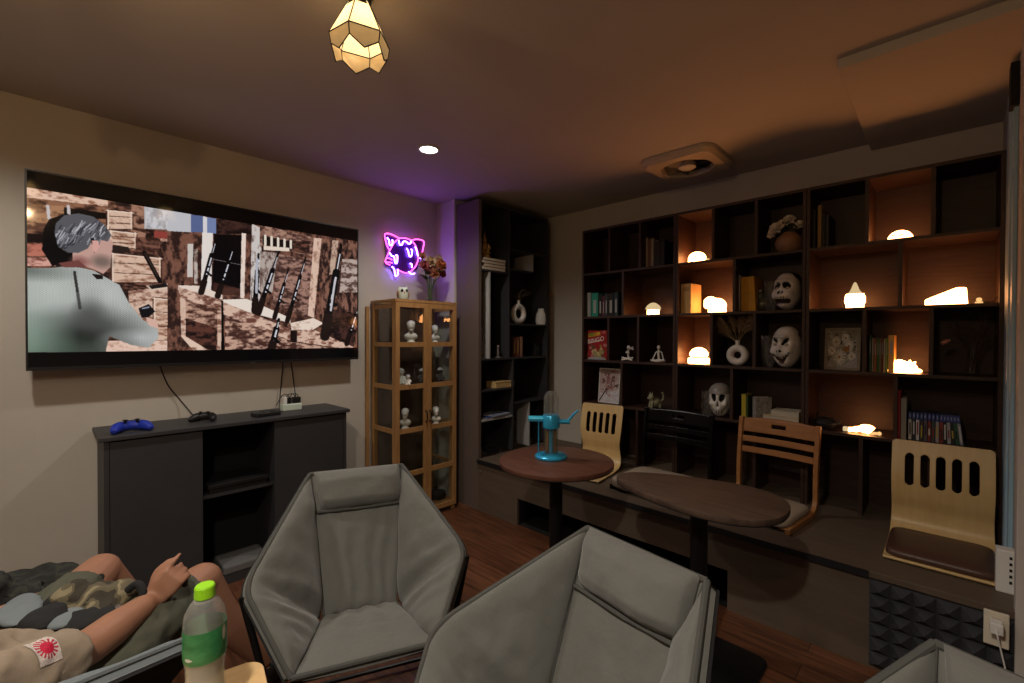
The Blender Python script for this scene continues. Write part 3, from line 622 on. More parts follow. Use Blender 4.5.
neon('drip', [(440, 425), (455, 430), (456, 465)], viol); neon('drip', [(425, 505), (450, 525), (485, 522)], viol)

# ------------------------------------------------------------------ things on the media console
def top_at(u, v): return at(u, v, z=CH)
def gamepad(loc, rz, body, label, tail=None):
    t = thing('game_controller', label, 'game controller', loc, rz)
    b = MB()
    b.tube([(-.045, .012, .026), (0, .014, .028), (.045, .012, .026)], [.026, .024, .026], 14)
    for s in (-1, 1): b.tube([(s*.040, .012, .026), (s*.058, -.012, .024), (s*.070, -.045, .018), (s*.072, -.062, .014)], [.028, .026, .019, .011], 12)
    ob('body', fuse('body', b, .004, 3), body, t)
    for s in (-1, 1): ob('thumb_stick', MB().lathe([(.006, .046), (.006, .056), (.011, .058), (.011, .062), (0, .063)], 14, c=(s*.024, -.008, 0)), M_black, t, smooth=True)
    ob('touch_pad', MB().box(-.025, .012, .049, .025, .034, .053), M_black, t, bevel=.002); return t
p = top_at(132, 432); gamepad((p.x-.03, p.y, CH), radians(90), mat('blue_plastic', (.015, .035, .36), .35), 'blue game controller lying on the charcoal media console')
p = top_at(207, 422); _g = gamepad((p.x-.05, p.y, CH), radians(55), M_black, 'black game controller lying on the charcoal media console'); _g.scale = (.8, .8, .9)
p = top_at(267, 416); t = thing('set_top_box', 'small flat black box with coiled lead on the media console', 'box', (p.x-.02, p.y, CH), radians(8))
ob('case', MB().box(-.045, -.07, 0, .045, .07, .022), M_black, t, bevel=.004); ob('lead', MB().tube(smoothpts([(.0, -.065, .026), (.03, -.03, .027), (.03, .03, .027), (-.01, .06, .026), (-.03, .0, .027), (0, -.04, .028)]), .003, 6), M_black, t)
p = top_at(294, 411); t = thing('power_strip', 'white power strip with black plugs standing on the media console', 'power strip', (p.x-.05, p.y, CH), radians(90))
ob('housing', MB().box(-.06, -.03, 0, .06, .03, .045), mat('mint_plastic', (.55, .63, .55), .5), t, bevel=.006)
for x in (-.015, .022, .044): ob('plug', MB().box(x-.012, -.018, .045, x+.012, .018, .085).tube(smoothpts([(x, 0, .08), (x, .01, .10), (x-.03, .03, .10), (x-.06, .05, .03)]), .003, 6), M_black, t, bevel=.002)
ob('plug', MB().box(-.05, -.018, .045, -.03, .018, .09), M_white, t, bevel=.003, label='white plug')
for nm, pts, lab in (('power_cable', [at(160, 366, x=XL+.05), at(168, 385, x=XL+.02), at(182, 402, x=XL+.015), at(193, 415, x=XL+.05)], 'black cable hanging from the television to the middle of the console'),
                     ('power_cable', [at(283, 362, x=XL+.05), at(281, 385, x=XL+.02), at(279, 410, x=XL+.03)], 'left of two black cables dropping from television behind the power strip'),
                     ('power_cable', [at(291, 362, x=XL+.05), at(294, 385, x=XL+.02), at(296, 398, x=XL+.06)], 'right of two black cables dropping from television to the power strip')):
    pts[-1].z = max(pts[-1].z, CH+.004); tag(ob(nm, MB().tube(smoothpts(pts), .0035, 8), M_black, smooth=True), lab, 'cable')

# ------------------------------------------------------------------ on top of the display cabinet
def flower(mb, c, r, m, parent, name='flower', seed=0, nrm=(1, 0, .3)):
    g = random.Random(seed); b = MB(); R = Vector(nrm).to_track_quat('Z', 'Y').to_matrix().to_4x4()
    for ring, (k, rad, lift) in enumerate(((3, .25, .5), (5, .5, .38), (7, .8, .12))):
        for i in range(k):
            a = 2*pi*i/k+ring*.5+g.uniform(-.1, .1)
            M = Matrix.Translation(c) @ R @ Matrix.Rotation(a, 4, 'Z') @ Matrix.Translation((rad*r*.62, 0, lift*r)) @ Matrix.Rotation(radians(-62+ring*26), 4, 'Y')
            b.grid(lambda s, t, M=M: M @ Vector(((s-.5)*r*.95, (t-.5)*r*1.1*(sin(pi*min(max(s, .05), .97))**.6), .22*r*((t-.5)**2*4)-.10*r*(s-.5))), 4, 6)
    return ob(name, b, m, parent, smooth=True, fix=False, angle=80)
def leaf(b, p, d, L, w):
    d = Vector(d).normalized(); s = d.cross(Vector((0, 0, 1))); s = (s if s.length > .01 else Vector((1, 0, 0))).normalized(); u = s.cross(d)
    b.grid(lambda a, c: p+d*L*a+s*w*(c-.5)*2*sin(pi*min(max(a, .02), 1))**.8+u*L*(-.25*a*a)+u*abs(c-.5)*w*.5, 6, 2)
pf = at(430, 299, x=-3.06); t = thing('flower_vase', 'glass vase of orange and cream flowers standing on the display cabinet', 'vase of flowers', (-3.06, pf.y, DH)); t.scale = (1.2, 1.2, 1.2)
ob('vase', MB().lathe([(0, .004), (.03, .004), (.034, .02), (.026, .10), (.03, .17), (.028, .17), (.024, .10), (.03, .02), (0, .012)], 24), M_glass, t, smooth=True)
g = random.Random(4); st = MB(); lv = MB()
fl = [(-.05, .03, .23, .045, 0), (.03, -.02, .27, .042, 1), (.05, .05, .25, .045, 0), (.02, .01, .20, .05, 2), (.0, .07, .30, .035, 1), (.03, -.07, .24, .036, 3), (.02, .08, .20, .036, 3), (-.02, -.05, .31, .03, 2)]
fm = [mat('petal_orange', (.50, .16, .05), .8, var=.3, scale=30), mat('petal_cream', (.62, .45, .28), .8, var=.2, scale=30), mat('petal_peach', (.60, .28, .16), .8, var=.3, scale=30), mat('petal_pink', (.42, .10, .12), .8, var=.3, scale=30)]
for i, (x, y, z, r, k) in enumerate(fl):
    st.tube([(g.uniform(-.01, .01), g.uniform(-.01, .01), .02), (x*.4, y*.4, .14), (x, y, z)], .003, 6)
    flower(None, Vector((x, y, z)), r, fm[k], t, seed=i, nrm=(1, -.4+y*4, .5))
for i in range(12): leaf(lv, Vector((g.uniform(-.03, .03), g.uniform(-.05, .05), g.uniform(.14, .25))), (g.uniform(-.5, 1), g.uniform(-1, 1), g.uniform(-.2, .9)), .07, .016)
ob('stem', st, mat('stem_green', (.06, .10, .03), .7), t); ob('leaf', lv, mat('leaf_dark', (.035, .06, .025), .7), t, fix=False)
po = at(403, 299, x=-2.99); t = thing('owl_figurine', 'small white owl figurine with big dark eyes on the display cabinet', 'figurine', (-2.99, po.y, DH), radians(75))
ob('body', MB().lathe([(0, 0), (.034, 0), (.042, .02), (.04, .045), (.042, .06), (.04, .078), (.026, .092), (0, .097)], 24), mat('owl_white', (.50, .54, .46), .6), t, smooth=True)
for s in (-1, 1):
    ob('eye', MB().ball((s*.016, -.036, .068), .012, .006, .012), M_black, t, smooth=True); ob('ear_tuft', MB().cyl((s*.026, 0, .085), (s*.03, 0, .108), .01, .001, 8), mat('owl_white', None), t)
ob('beak', MB().cyl((0, -.038, .054), (0, -.048, .048), .006, .001, 8), fm[0], t)
ob('wing', MB().ball((.04, 0, .04), .008, .022, .028).ball((-.04, 0, .04), .008, .022, .028), mat('owl_brown', (.25, .12, .05), .7), t, smooth=True)

# ------------------------------------------------------------------ busts and figurines inside the display cabinet
def bust(name, label, loc, h, rz, grp='white busts in the display cabinet'):
    t = thing(name, label, 'bust', loc, rz, grp); b = MB(); k = h/.15
    b.lathe([(0, 0), (.03*k, 0), (.03*k, .008*k), (.018*k, .016*k), (.02*k, .02*k)], 20)
    b.ball((0, .004*k, .045*k), .046*k, .026*k, .028*k).tube([(0, .004*k, .05*k), (0, 0, .085*k)], [.022*k, .017*k], 14)
    b.ball((0, -.004*k, .115*k), .025*k, .030*k, .035*k).ball((0, .006*k, .128*k), .029*k, .030*k, .026*k).ball((0, -.034*k, .11*k), .005*k, .008*k, .009*k).ball((0, -.024*k, .09*k), .013*k, .010*k, .009*k)
    ob('head_and_shoulders', fuse('b', b, .0035*k, 2), M_cer, t)
    ob('hair', MB().ball((0, .01*k, .133*k), .0295*k, .0305*k, .0235*k, 16, 10), mat('plaster', (.62, .60, .56), .8, bump=.6, bscale=200), t, smooth=True); return t
def din(u, v, zi, dx=0): p = at(u, v, x=-3.03+dx); return (-3.03+dx, p.y, DZ[zi]+.009)
bust('bust', 'larger white bust behind the upper left glass of the cabinet', din(411, 340, 4, .05), .17, radians(62))
bust('bust', 'white bust half hidden by the door stiles on the top shelf', din(435, 340, 4, .05), .14, radians(70))
bust('bust', 'white bust on the lower left glass shelf of the cabinet', din(405, 430, 2, .06), .15, radians(55))
bust('bust', 'white bust beside the black handles, right door of the cabinet', din(436, 428, 2, .08), .135, radians(60))
def doll(loc, h, rz, label, m):
    t = thing('figurine', label, 'figurine', loc, rz, 'small figurines in the display cabinet'); k = h/.12
    b = MB().ball((0, 0, .03*k), .026*k, .022*k, .03*k).tube([(0, 0, .04*k), (0, 0, .075*k)], [.02*k, .014*k], 12).ball((0, 0, .095*k), .024*k)
    for s in (-1, 1): b.tube([(s*.012*k, 0, .065*k), (s*.03*k, -.01*k, .05*k), (s*.026*k, -.022*k, .035*k)], .008*k, 8).tube([(s*.012*k, -.01*k, .02*k), (s*.022*k, -.035*k, .012*k)], .011*k, 8)
    ob('body', fuse('d', b, .003*k, 2), m, t); ob('cap', MB().lathe([(.0255*k, .1*k), (.02*k, .113*k), (0, .122*k)], 16), M_grey, t, smooth=True); return t
doll(din(401, 386, 3, .05), .13, 1.2, 'white figurine by the left door stile on the second shelf down', M_cer)
doll(din(408, 386, 3, .09), .085, 1.0, 'small white figurine second from left on the second shelf down', M_cer)
doll(din(422, 386, 3, .03), .12, 1.1, 'dark grey figurine behind left glass near the door stiles', mat('dark_resin', (.05, .045, .045), .6))
doll(din(440, 386, 3, .05), .12, 1.1, 'dark and white figurine behind the right glass of the cabinet', mat('dark_resin', None))
p = at(441, 508, x=-3.05); t = thing('figure_base', 'dark low round box on the cabinet floor behind the right glass', 'box', (-3.08, p.y-.02, DZ[0]+.009)); ob('body', MB().lathe([(0, 0), (.09, 0), (.095, .02), (.09, .06), (.06, .075), (0, .08)], 28), M_dark, t, smooth=True); ob('lid_knob', MB().ball((0, 0, .085), .012), M_black, t); t.scale = (.8, .8, .8)

# ------------------------------------------------------------------ things in the corner bookcase
def bcy(u): return at(u, 340, x=-2.85).y
def book(loc, w, d, h, rz, m, label, group, lean=0, marks=None, name='book', title=None):
    """upright book: w = thickness (x), d = depth (y, spine at y=0), h = height"""
    t = thing(name, label, 'book', loc, rz, group); T_ = .0022
    if lean: t.rotation_euler = (0, lean, rz)
    ob('cover', MB().box(0, 0, 0, T_, d, h).box(w-T_, 0, 0, w, d, h).box(T_, 0, 0, w-T_, T_, h), m, t, bevel=.0006)
    ob('pages', MB().box(T_, T_+.0005, .003, w-T_, d-.003, h-.003), M_paper, t)
    if marks: ob('spine_title', MB().box(w*.3, -.0006, h*marks[0], w*.7, .0002, h*marks[1]), marks[2], t)
    return t
def flatbook(loc, w, d, h, rz, m, label, group):
    t = thing('book', label, 'book', loc, rz, group); T_ = .002
    ob('cover', MB().box(-w/2, -d/2, 0, w/2, d/2, T_).box(-w/2, -d/2, h-T_, w/2, d/2, h).box(-w/2, -d/2, T_, -w/2+T_, d/2, h-T_), m, t, bevel=.0006)
    ob('pages', MB().box(-w/2+T_, -d/2+.003, T_, w/2-.003, d/2-.003, h-T_), M_paper, t); return t
mc = lambda n, *c, **k: mat(n, srgb(*c), k.pop('rough', .6), **k)
gilt = mat('gilt', (.35, .24, .08), .5)
yA = (Y0+.03+yd)/2-.02
for i in range(4): flatbook((-2.86, yA+.015*(i % 2), zA+TH/2+.026*i), .2, .27-.02*(i % 2), .025, pi/2*0, mc('stack_%d' % i, *[(120, 96, 78), (84, 66, 58), (110, 92, 70), (70, 58, 56)][i]), '%s book up in the flat stack under the gold statue in the corner bookcase' % ORD[i], 'flat stack under the statue')
t = thing('deity_statue', 'dull gold seated statue with pointed crown on the book stack', 'statue', (-2.85, yA-.03, zA+TH/2+.104), radians(60))
b = MB().lathe([(0, 0), (.055, 0), (.05, .02), (.045, .03)], 20).ball((0, 0, .05), .055, .04, .025).ball((0, 0, .10), .030, .024, .045).ball((0, -.002, .16), .02, .02, .025)
for s in (-1, 1): b.tube([(s*.028, 0, .13), (s*.045, -.01, .09), (s*.02, -.03, .07)], .01, 8)
b.cyl((0, 0, .175), (0, 0, .235), .014, .002, 10); ob('body', fuse('s', b, .004, 2), M_gold, t)
def vase_ring(loc, R, r, rz, label, m):
    t = thing('ring_vase', label, 'vase', loc, rz)
    b = MB(); vs = []; nu, nv = 36, 14
    for i in range(nu):
        a = 2*pi*i/nu
        for j in range(nv):
            c_ = 2*pi*j/nv; rr = R + r*cos(c_); vs.append((rr*cos(a), r*1.05*sin(c_), R+r+rr*sin(a)))
    b.add(vs, [(i*nv+j, i*nv+(j+1) % nv, ((i+1) % nu)*nv+(j+1) % nv, ((i+1) % nu)*nv+j) for i in range(nu) for j in range(nv)])
    ob('body', b, m, t, smooth=True)
    ob('neck', MB().lathe([(r*.8, 2*R+1.6*r), (r*.55, 2*R+2.3*r), (r*.6, 2*R+3.2*r), (r*.42, 2*R+3.2*r), (r*.4, 2*R+1.9*r)], 20), m, t, smooth=True)
    return t
zr = zR2+TH/2
vr = vase_ring((-2.82, bcy(516), zr), .068, .025, radians(90), 'white ring-shaped vase with dry grass in the corner bookcase', M_cer)
pl = MB(); g = random.Random(8)
for i in range(10): pl.tube(smoothpts([(0, 0, .20), (g.uniform(-.03, .05), g.uniform(-.02, .02), .25), (g.uniform(-.02, .17), g.uniform(-.05, .03), g.uniform(.26, .33))]), [.002]*1+[.0022]*11+[.001], 5)
ob('dry_grass', pl, mat('dry_stem', (.12, .085, .045), .8), vr)
pj = bcy(540); t = thing('jug_vase', 'cream jug vase with tall brown pampas stems in the corner bookcase', 'vase', (-2.83, pj, zr)); t.scale = (1.25, 1.25, 1.2)
ob('body', MB().lathe([(0, 0), (.04, 0), (.048, .03), (.044, .08), (.03, .11), (.028, .13), (.02, .13), (.02, .1), (0, .09)], 24), M_cer, t, smooth=True)
def plume(b, base, tip, w, n, sd):
    g = random.Random(sd); base, tip = Vector(base), Vector(tip); d = tip-base
    b.tube([base, base+d*.5, tip], [.0022, .002, .001], 5)
    for i in range(n):
        f = .35+.65*i/n; p = base+d*f; k = sin(pi*(i/n)**.8)*w+.004
        v = Vector((g.uniform(-1, 1), g.uniform(-1, 1), g.uniform(-1, 1)))*k+d.normalized()*k*1.3
        b.tube([p, p+v*.6, p+v+Vector((0, 0, -.3*k))], [.0021, .0018, .0006], 3)
pb_ = MB()
for i in range(4): plume(pb_, (0, 0, .1), (.01*i, .02+.014*i, .33-.02*i), .026, 110, i)
ob('pampas', pb_, mat('pampas_brown', (.30, .20, .11), .9), t, fix=False)
zb2 = zB_+TH/2
for i, (u, col, h) in enumerate(((513.5, (92, 60, 42), .175), (517, (112, 60, 44), .18), (520.5, (134, 100, 86), .185))):
    y = at(u, 340, x=-2.80).y; book((-2.80, y, zb2), .030, .15, h, radians(90), mc('oldbook%d' % i, *col), '%s brown book from the divider in the lower right cells of the corner bookcase' % ORD[i], 'brown books in the corner bookcase', marks=(.2, .85, gilt))
t = thing('black_box', 'black box with sloped side beside the brown books', 'box', (-2.86, bcy(536), zb2)); ob('body', MB().box(-.05, -.05, 0, .05, .05, .10), M_black, t, bevel=.006); ob('lid', MB().box(-.053, -.053, .1, .053, .053, .12), M_dark, t, bevel=.004)
for u, lab, h in ((481, 'slim dark metal figurine left of the grey divider in the bookcase', .28), (498, 'small dark figurine right of the grey divider in the bookcase', .11)):
    t = thing('figurine', lab, 'figurine', (-2.82, at(u, 340, x=-2.82).y, zb2), .8)
    ob('base', MB().lathe([(0, 0), (.03, 0), (.03, .008), (.008, .014)], 18), mat('pewter', (.22, .2, .19), .4, metal=.4), t, smooth=True)
    ob('body', MB().lathe([(.008, .014), (.014, h*.35), (.009, h*.6), (.012, h*.75), (.006, h*.8)], 14).ball((0, 0, h*.88), .014), mat('pewter', None), t, smooth=True)
zz = zC1+TH/2; t = thing('wooden_box', 'pale yellow wooden box on a left shelf of the corner bookcase', 'box', (-2.84, bcy(501), zz))
ob('body', MB().box(-.06, -.13, 0, .06, .10, .045), M_ply, t, bevel=.003); ob('lid', MB().box(-.062, -.132, .046, .062, .102, .056), M_ply, t, bevel=.002)
zz = zC2+TH/2; flatbook((-2.85, bcy(491), zz), .17, .25, .012, .0, mc('bluemag', 40, 66, 130), 'blue magazine lying under a paler one in the bookcase', 'magazines'); flatbook((-2.83, bcy(495), zz+.0125), .15, .22, .010, .12, mc('palemag', 120, 130, 150), 'pale blue magazine lying on top of the blue one', 'magazines')
t = thing('tray', 'dark low tray on the bench inside the corner bookcase', 'tray', (-2.88, bcy(494), ZB)); ob('body', MB().lathe([(0, 0), (.07, 0), (.085, .03), (.08, .03), (.066, .006), (0, .006)], 24), M_graph, t, smooth=True); ob('cloth', MB().ball((0, 0, .02), .06, .05, .02), M_dark, t, smooth=True)

# ------------------------------------------------------------------ books on the big shelf
def bx(u, y=3.26): return at(u, 340, y=y).x
def row_books(spec, y, z, group, labs, **kw):
    for (u0, u1, h, col, d), lab in zip(spec, labs):
        x0, x1 = at(u0, 340, y=y).x, at(u1, 340, y=y).x
        book((x0, y, z), max(x1-x0-.0012, .006), d, h, 0, mc('bk_%d_%d_%d' % col, *col), lab, group, **kw)
zA0 = shelf_z(0)
row_books([(645.3, 647.2, .235, (150, 140, 122), .19), (647.3, 650.5, .215, (104, 70, 60), .19), (650.6, 653, .222, (150, 138, 128), .19), (653.2, 659, .20, (40, 36, 38), .18), (659.2, 664, .20, (30, 28, 30), .18)], 3.24, zA0, 'books in the top left shelf cell',
    ['thin cream book, leftmost of the top shelf books in the left unit', 'reddish brown book between two pale books, top row of left unit', 'pale grey book right of the reddish brown one, top row', 'thick black book beside the pale grey book, top row of left unit', 'black book at the right end of the top row books, left unit'])
zB0 = shelf_z(1)
row_books([(587, 590.6, .205, (148, 154, 150), .17), (591.3, 598, .20, (30, 138, 118), .17), (598.4, 602, .18, (28, 26, 28), .17), (602.3, 604.4, .17, (96, 46, 66), .16), (604.8, 607.4, .185, (60, 66, 70), .17), (607.8, 613.5, .185, (22, 24, 26), .17), (613.8, 618, .195, (34, 52, 58), .17)], 3.22, zB0, 'books in the second row of the left unit',
    ['white book at the left end beside the teal book', 'teal green book in the second row of the left unit', 'black book just right of the teal green book', 'dark pink thin book in the second row of the left unit', 'grey thin book right of the dark pink book', 'thick black book in the second row of the left unit', 'dark blue green book at right end of the second row, left unit'], marks=(.15, .7, M_grey))
row_books([(734, 735.8, .245, (120, 116, 124), .2), (736.2, 737.6, .24, (60, 58, 70), .2), (737.8, 740, .245, (170, 164, 160), .2)], 3.24, zB0, 'pale magazines left of the yellow books', ['grey magazine at the left end beside the yellow books', 'dark thin magazine between two pale magazines by the yellow books', 'white magazine just left of the yellow books'])
for i in range(7):
    u = 740.8+i*2.1; x0 = at(u, 340, y=3.24).x; x1 = at(u+2.0, 340, y=3.24).x
    book((x0, 3.24, zB0), x1-x0, .19, .236+.004*((i*3) % 3-1), 0, mc('yellow_spine', 206, 152, 44, var=.2, scale=60), '%s yellow magazine from the left in the thick yellow row' % ORD[i], 'yellow magazines', lean=radians(-.5*i if i > 3 else 0))
x0 = at(679, 340, y=3.22).x; t = thing('box', 'plain cream slipcase standing beside the round glowing creature lamp', 'box', (x0+.012, 3.22, zB0), radians(-4))
ob('slipcase', MB().box(0, 0, 0, .075, .16, .215), mc('cream_card', 214, 178, 120), t, bevel=.002); ob('edge_label', MB().box(.012, -.0008, .16, .063, 0, .19), mc('tan_card', 190, 150, 96), t)
row_books([(812, 814.5, .24, (46, 52, 56), .2), (816.5, 820.5, .262, (150, 118, 66), .2), (821, 824, .21, (36, 34, 34), .2), (824.4, 828, .20, (30, 30, 34), .2)], 3.24, zA0, 'books in the top row of the right unit',
    ['dark grey book nearest the upright, top row of right unit', 'tall tan book in the top row of the right unit', 'black book just right of the tall tan book', 'black rounded book at the right end, top row'])
zC0 = shelf_z(2)
row_books([(869.5, 871.6, .205, (40, 90, 70), .17), (872.0, 874.0, .19, (150, 140, 120), .17), (874.3, 877, .185, (150, 92, 60), .17), (877.3, 879.2, .19, (60, 120, 70), .17), (879.5, 881.2, .185, (140, 130, 100), .17), (881.5, 883.4, .195, (120, 50, 46), .17), (883.7, 885.6, .185, (196, 190, 150), .17), (885.9, 888, .19, (130, 150, 50), .17), (888.4, 894.5, .205, (222, 170, 96), .16)], 3.23, zC0, 'colourful books beside the hedgehog lamp',
    ['green book at the left end of the colourful row', 'cream book, second from the left in the colourful row', 'orange brown book, third from left in the colourful row', 'mid green thin book in the colourful row', 'olive thin book in the middle of the colourful row', 'dark red book in the colourful row', 'pale yellow book in the colourful row', 'lime green book next to the tall cream box', 'tall cream box book with small picture beside the hedgehog lamp'], marks=(.5, .85, M_grey))
zD0 = shelf_z(3)
row_books([(742, 746.6, .17, (176, 158, 44), .14), (746.9, 748.4, .16, (60, 84, 40), .14)], 3.22, zD0, 'upright books behind the honey coloured chair', ['yellow upright book at left, above the honey coloured chair', 'thin dark green book right of the yellow upright book'])
x0 = at(751, 340, y=3.20).x; t = book((x0, 3.245, zD0), .045, .10, .158, radians(-48), mat('newsprint', (.36, .33, .30), .8, var=.5, scale=45), 'thick pale book with printed cover standing slightly turned', None)
for i, (w, h, du, col) in enumerate(((.21, .016, 783, (96, 78, 74)), (.20, .034, 784, (196, 176, 130)), (.155, .034, 788, (196, 190, 168)))):
    z = zD0+[0, .0165, .051][i]; flatbook((bx(du, 3.29)-.0, 3.29, z), w, .15, h, radians(180), mc('flat%d' % i, *col), ['thin grey book at the bottom of the flat pile', 'thick cream book in the middle of the flat pile', 'smaller off white book on top of the flat pile'][i], 'flat pile of books behind the honey chair')
row_books([(898.2, 901.6, .262, (150, 30, 40), .16)], 3.21, zD0, 'tall books left of the game cases', ['tall red book at the left of the game cases'])
x0 = at(901.8, 340, y=3.21).x; book((x0, 3.21, zD0), .022, .16, .222, 0, mc('grey_white', 150, 150, 140), 'tall pale grey book between the red book and the game cases', 'tall books left of the game cases')
g = random.Random(5); xg = at(909.3, 340, y=3.215).x; xe = at(965.5, 340, y=3.215).x; ng = 14; wg = (xe-xg)/ng
spc = [(190, 186, 180), (40, 40, 44), (196, 196, 200), (52, 44, 44), (90, 84, 90), (120, 44, 40), (60, 70, 66), (150, 146, 150), (130, 54, 44), (36, 34, 36), (160, 158, 160), (38, 44, 40), (44, 90, 60), (140, 140, 150)]
for i in range(ng):
    t = thing('game_case', '%s game case from the left in the blue-topped row' % ORD[i], 'game case', (xg+wg*i, 3.215, zD0), 0, 'row of blue-topped game cases')
    if i > 8: t.rotation_euler = (0, radians(-1.2*(i-8)), 0)
    w = wg-.0012; h = .152
    ob('case', MB().box(0, 0, 0, w, .115, h), mat('case_dark', (.018, .025, .07), .3), t, bevel=.0015)
    ob('spine_band', MB().box(.0008, -.0006, h*.76, w-.0008, .0002, h*.985), mat('case_blue', (.035, .055, .20), .35), t)
    ob('band_mark', MB().box(w*.35, -.0010, h*.82, w*.65, -.0005, h*.93), mc('case_grey', 140, 150, 190), t)
    ob('spine_insert', MB().box(.0008, -.0006, h*.03, w-.0008, .0002, h*.74), mc('ins%d' % i, *spc[i]), t)
    ob('spine_title', MB().box(w*.3, -.0010, h*g.uniform(.12, .25), w*.7, -.0005, h*g.uniform(.45, .68)), mc('insm%d' % (i % 4), *[(30, 30, 34), (190, 190, 190), (130, 40, 36), (170, 150, 60)][i % 4]), t)

# game box with printed front
yb0 = 3.23; p0, p1 = at(585, 360, y=yb0), at(607, 330, y=yb0)
c = Canvas(110, 150, (150, 22, 26)); g = random.Random(2)
for i in range(26): c.ell((g.uniform(.05, .95), g.uniform(.5, .95)), g.uniform(.03, .09), g.uniform(.03, .07), g.choice([(150, 130, 60), (110, 90, 40), (176, 30, 34), (196, 176, 140), (84, 70, 40), (190, 110, 110)]))
c.poly([(.12, .12), (.7, .03), (.72, .16), (.15, .24)], (186, 130, 30)); c.ell((.3, .14), .12, .06, (120, 140, 40)); c.ell((.6, .1), .08, .05, (214, 170, 60)); c.ell((.86, .06), .08, .05, (180, 90, 90))
for x, y, r in ((.48, .78, .11), (.75, .72, .09), (.62, .9, .14)): c.ell((x, y), r, r*1.2, (150, 138, 96)); c.ell((x, y-.1), r*.55, r*.5, (190, 170, 120))
c.poly([(.15, .97), (.3, .9), (.9, .93), (.98, 1), (.1, 1)], (150, 150, 156)); c.grain(.16, 3, 2)
wb, hb = p1.x-p0.x, .245
t = thing('game_box', 'red board game box reading BINGO standing upright in the left unit', 'game box', (p0.x, yb0, zC0))
ob('lid', MB().box(0, 0, 0, wb, .05, hb), mc('box_red', 150, 22, 26), t, bevel=.0015)
ob('printed_front', c.mesh('printed_front', (0.001, -.0008, hb-.001), (wb-.002, 0, 0), (0, 0, -(hb-.002))), colattr_mat('print'), t)
tm = text_mesh('BINGO', .052, .0004, .15); o = ob('lettering', tm, mc('letter_white', 226, 220, 214), t); o.location = (wb*.5, -.0018, hb*.665); o.rotation_euler = (pi/2, radians(-10), 0)
ob('underline', MB().box(wb*.18, -.0014, -.0028, wb*.78, -.0008, .0028, Matrix.Translation((0, 0, hb*.53)) @ Matrix.Rotation(radians(-12), 4, 'Y')), mc('letter_white', 0, 0, 0), t)

# framed pictures
def picture(loc, w, h, fw_, rz, canvas, fm_, label, tilt, depth=.02):
    t = thing('picture_frame', label, 'picture', loc, rz, tilt=tilt)
    ob('frame', MB().box(0, 0, 0, fw_, depth, h).box(w-fw_, 0, 0, w, depth, h).box(fw_, 0, 0, w-fw_, depth, fw_).box(fw_, 0, h-fw_, w-fw_, depth, h), fm_, t, bevel=.0015)
    ob('backing', MB().box(fw_, .008, fw_, w-fw_, depth-.002, h-fw_), M_dark, t)
    ob('print', canvas.mesh('print', (fw_, .006, h-fw_), (w-2*fw_, 0, 0), (0, 0, -(h-2*fw_))), colattr_mat('print'), t); return t
c = Canvas(90, 130, (176, 160, 158)); c.poly([(0, .75), (1, .6), (1, 1), (0, 1)], (196, 190, 196)); c.poly([(0, 0), (1, 0), (1, .3), (0, .45)], (166, 146, 140)); c.grain(.1, 4, 4)
c.line((.02, .97), (.35, .62), .025, (50, 30, 28)); c.line((.35, .62), (.95, .45), .022, (60, 36, 34)); c.line((.35, .64), (.4, .3), .02, (64, 40, 36)); c.line((.5, .58), (.66, .2), .015, (70, 44, 40))
g = random.Random(6)
for i in range(46): c.ell((g.gauss(.5, .22), g.gauss(.34, .16)), g.uniform(.03, .09), g.uniform(.02, .06), g.choice([(120, 70, 72), (150, 104, 100), (92, 50, 52), (176, 140, 136), (110, 76, 70)]), .8)
p0, p1 = at(598.5, 400, y=3.26), at(619.5, 366, y=3.26)
picture((p0.x, 3.25, zD0), p1.x-p0.x, .285, .006, 0, c, M_white, 'framed print of a dark branch with pink blossom in the left unit', radians(-5))
c = Canvas(110, 125, (150, 146, 136)); g = random.Random(9)
for i in range(60): c.ell((g.uniform(0, 1), g.uniform(0, .8)), g.uniform(.03, .1), g.uniform(.02, .07), g.choice([(70, 66, 50), (104, 96, 74), (186, 180, 170), (54, 50, 36), (130, 120, 96)]), .7)
for x, y, r in ((.4, .72, .2), (.72, .42, .14), (.28, .3, .14), (.6, .2, .13), (.82, .7, .12), (.15, .55, .12)):
    for k in range(14):
        a = 2*pi*k/14; c.line((x, y), (x+r*cos(a), y+r*sin(a)), .02, (206, 202, 192))
    c.ell((x, y), r*.25, r*.22, (150, 100, 40))
c.ell((.62, .5), .12, .08, (150, 104, 44)); c.poly([(.55, .95), (1, .7), (1, 1), (.5, 1)], (160, 156, 160)); c.grain(.12, 8, 3)
p0, p1 = at(823, 366, y=3.27), at(859.5, 333, y=3.27)
picture((p0.x+.005, 3.265, zC0), p1.x-p0.x, .250, .016, radians(0), c, mat('grey_wood', (.30, .25, .19), .6, var=.3, scale=20), 'grey wood framed picture of daisies in the right unit', radians(-8))

# ------------------------------------------------------------------ glowing shelf lamps
YL = 3.29
def lamp(name, label, u, row, y=YL): return thing(name, label, 'lamp', (at(u, 340, y=y).x, y, shelf_z(row)), 0, 'small glowing lamps in the bookshelf')
def glow(nm, mb, parent, m=None, **kw): return ob(nm, mb, m or M_lampmat, parent, smooth=True, **kw)
M_lampdim = emission('lamp_glow_dim', (1, .55, .2), E_LAMP*.22)
M_lampcream = emission('lamp_glow_cream', (1, .72, .38), E_LAMP*.14)
def eyes(t, x, z, y, r=.006, dx=.02):
    for s in (-1, 1): ob('eye', MB().ball((x+s*dx, y, z), r*1.6, r*.6, r*.7), M_dark, t, smooth=True)
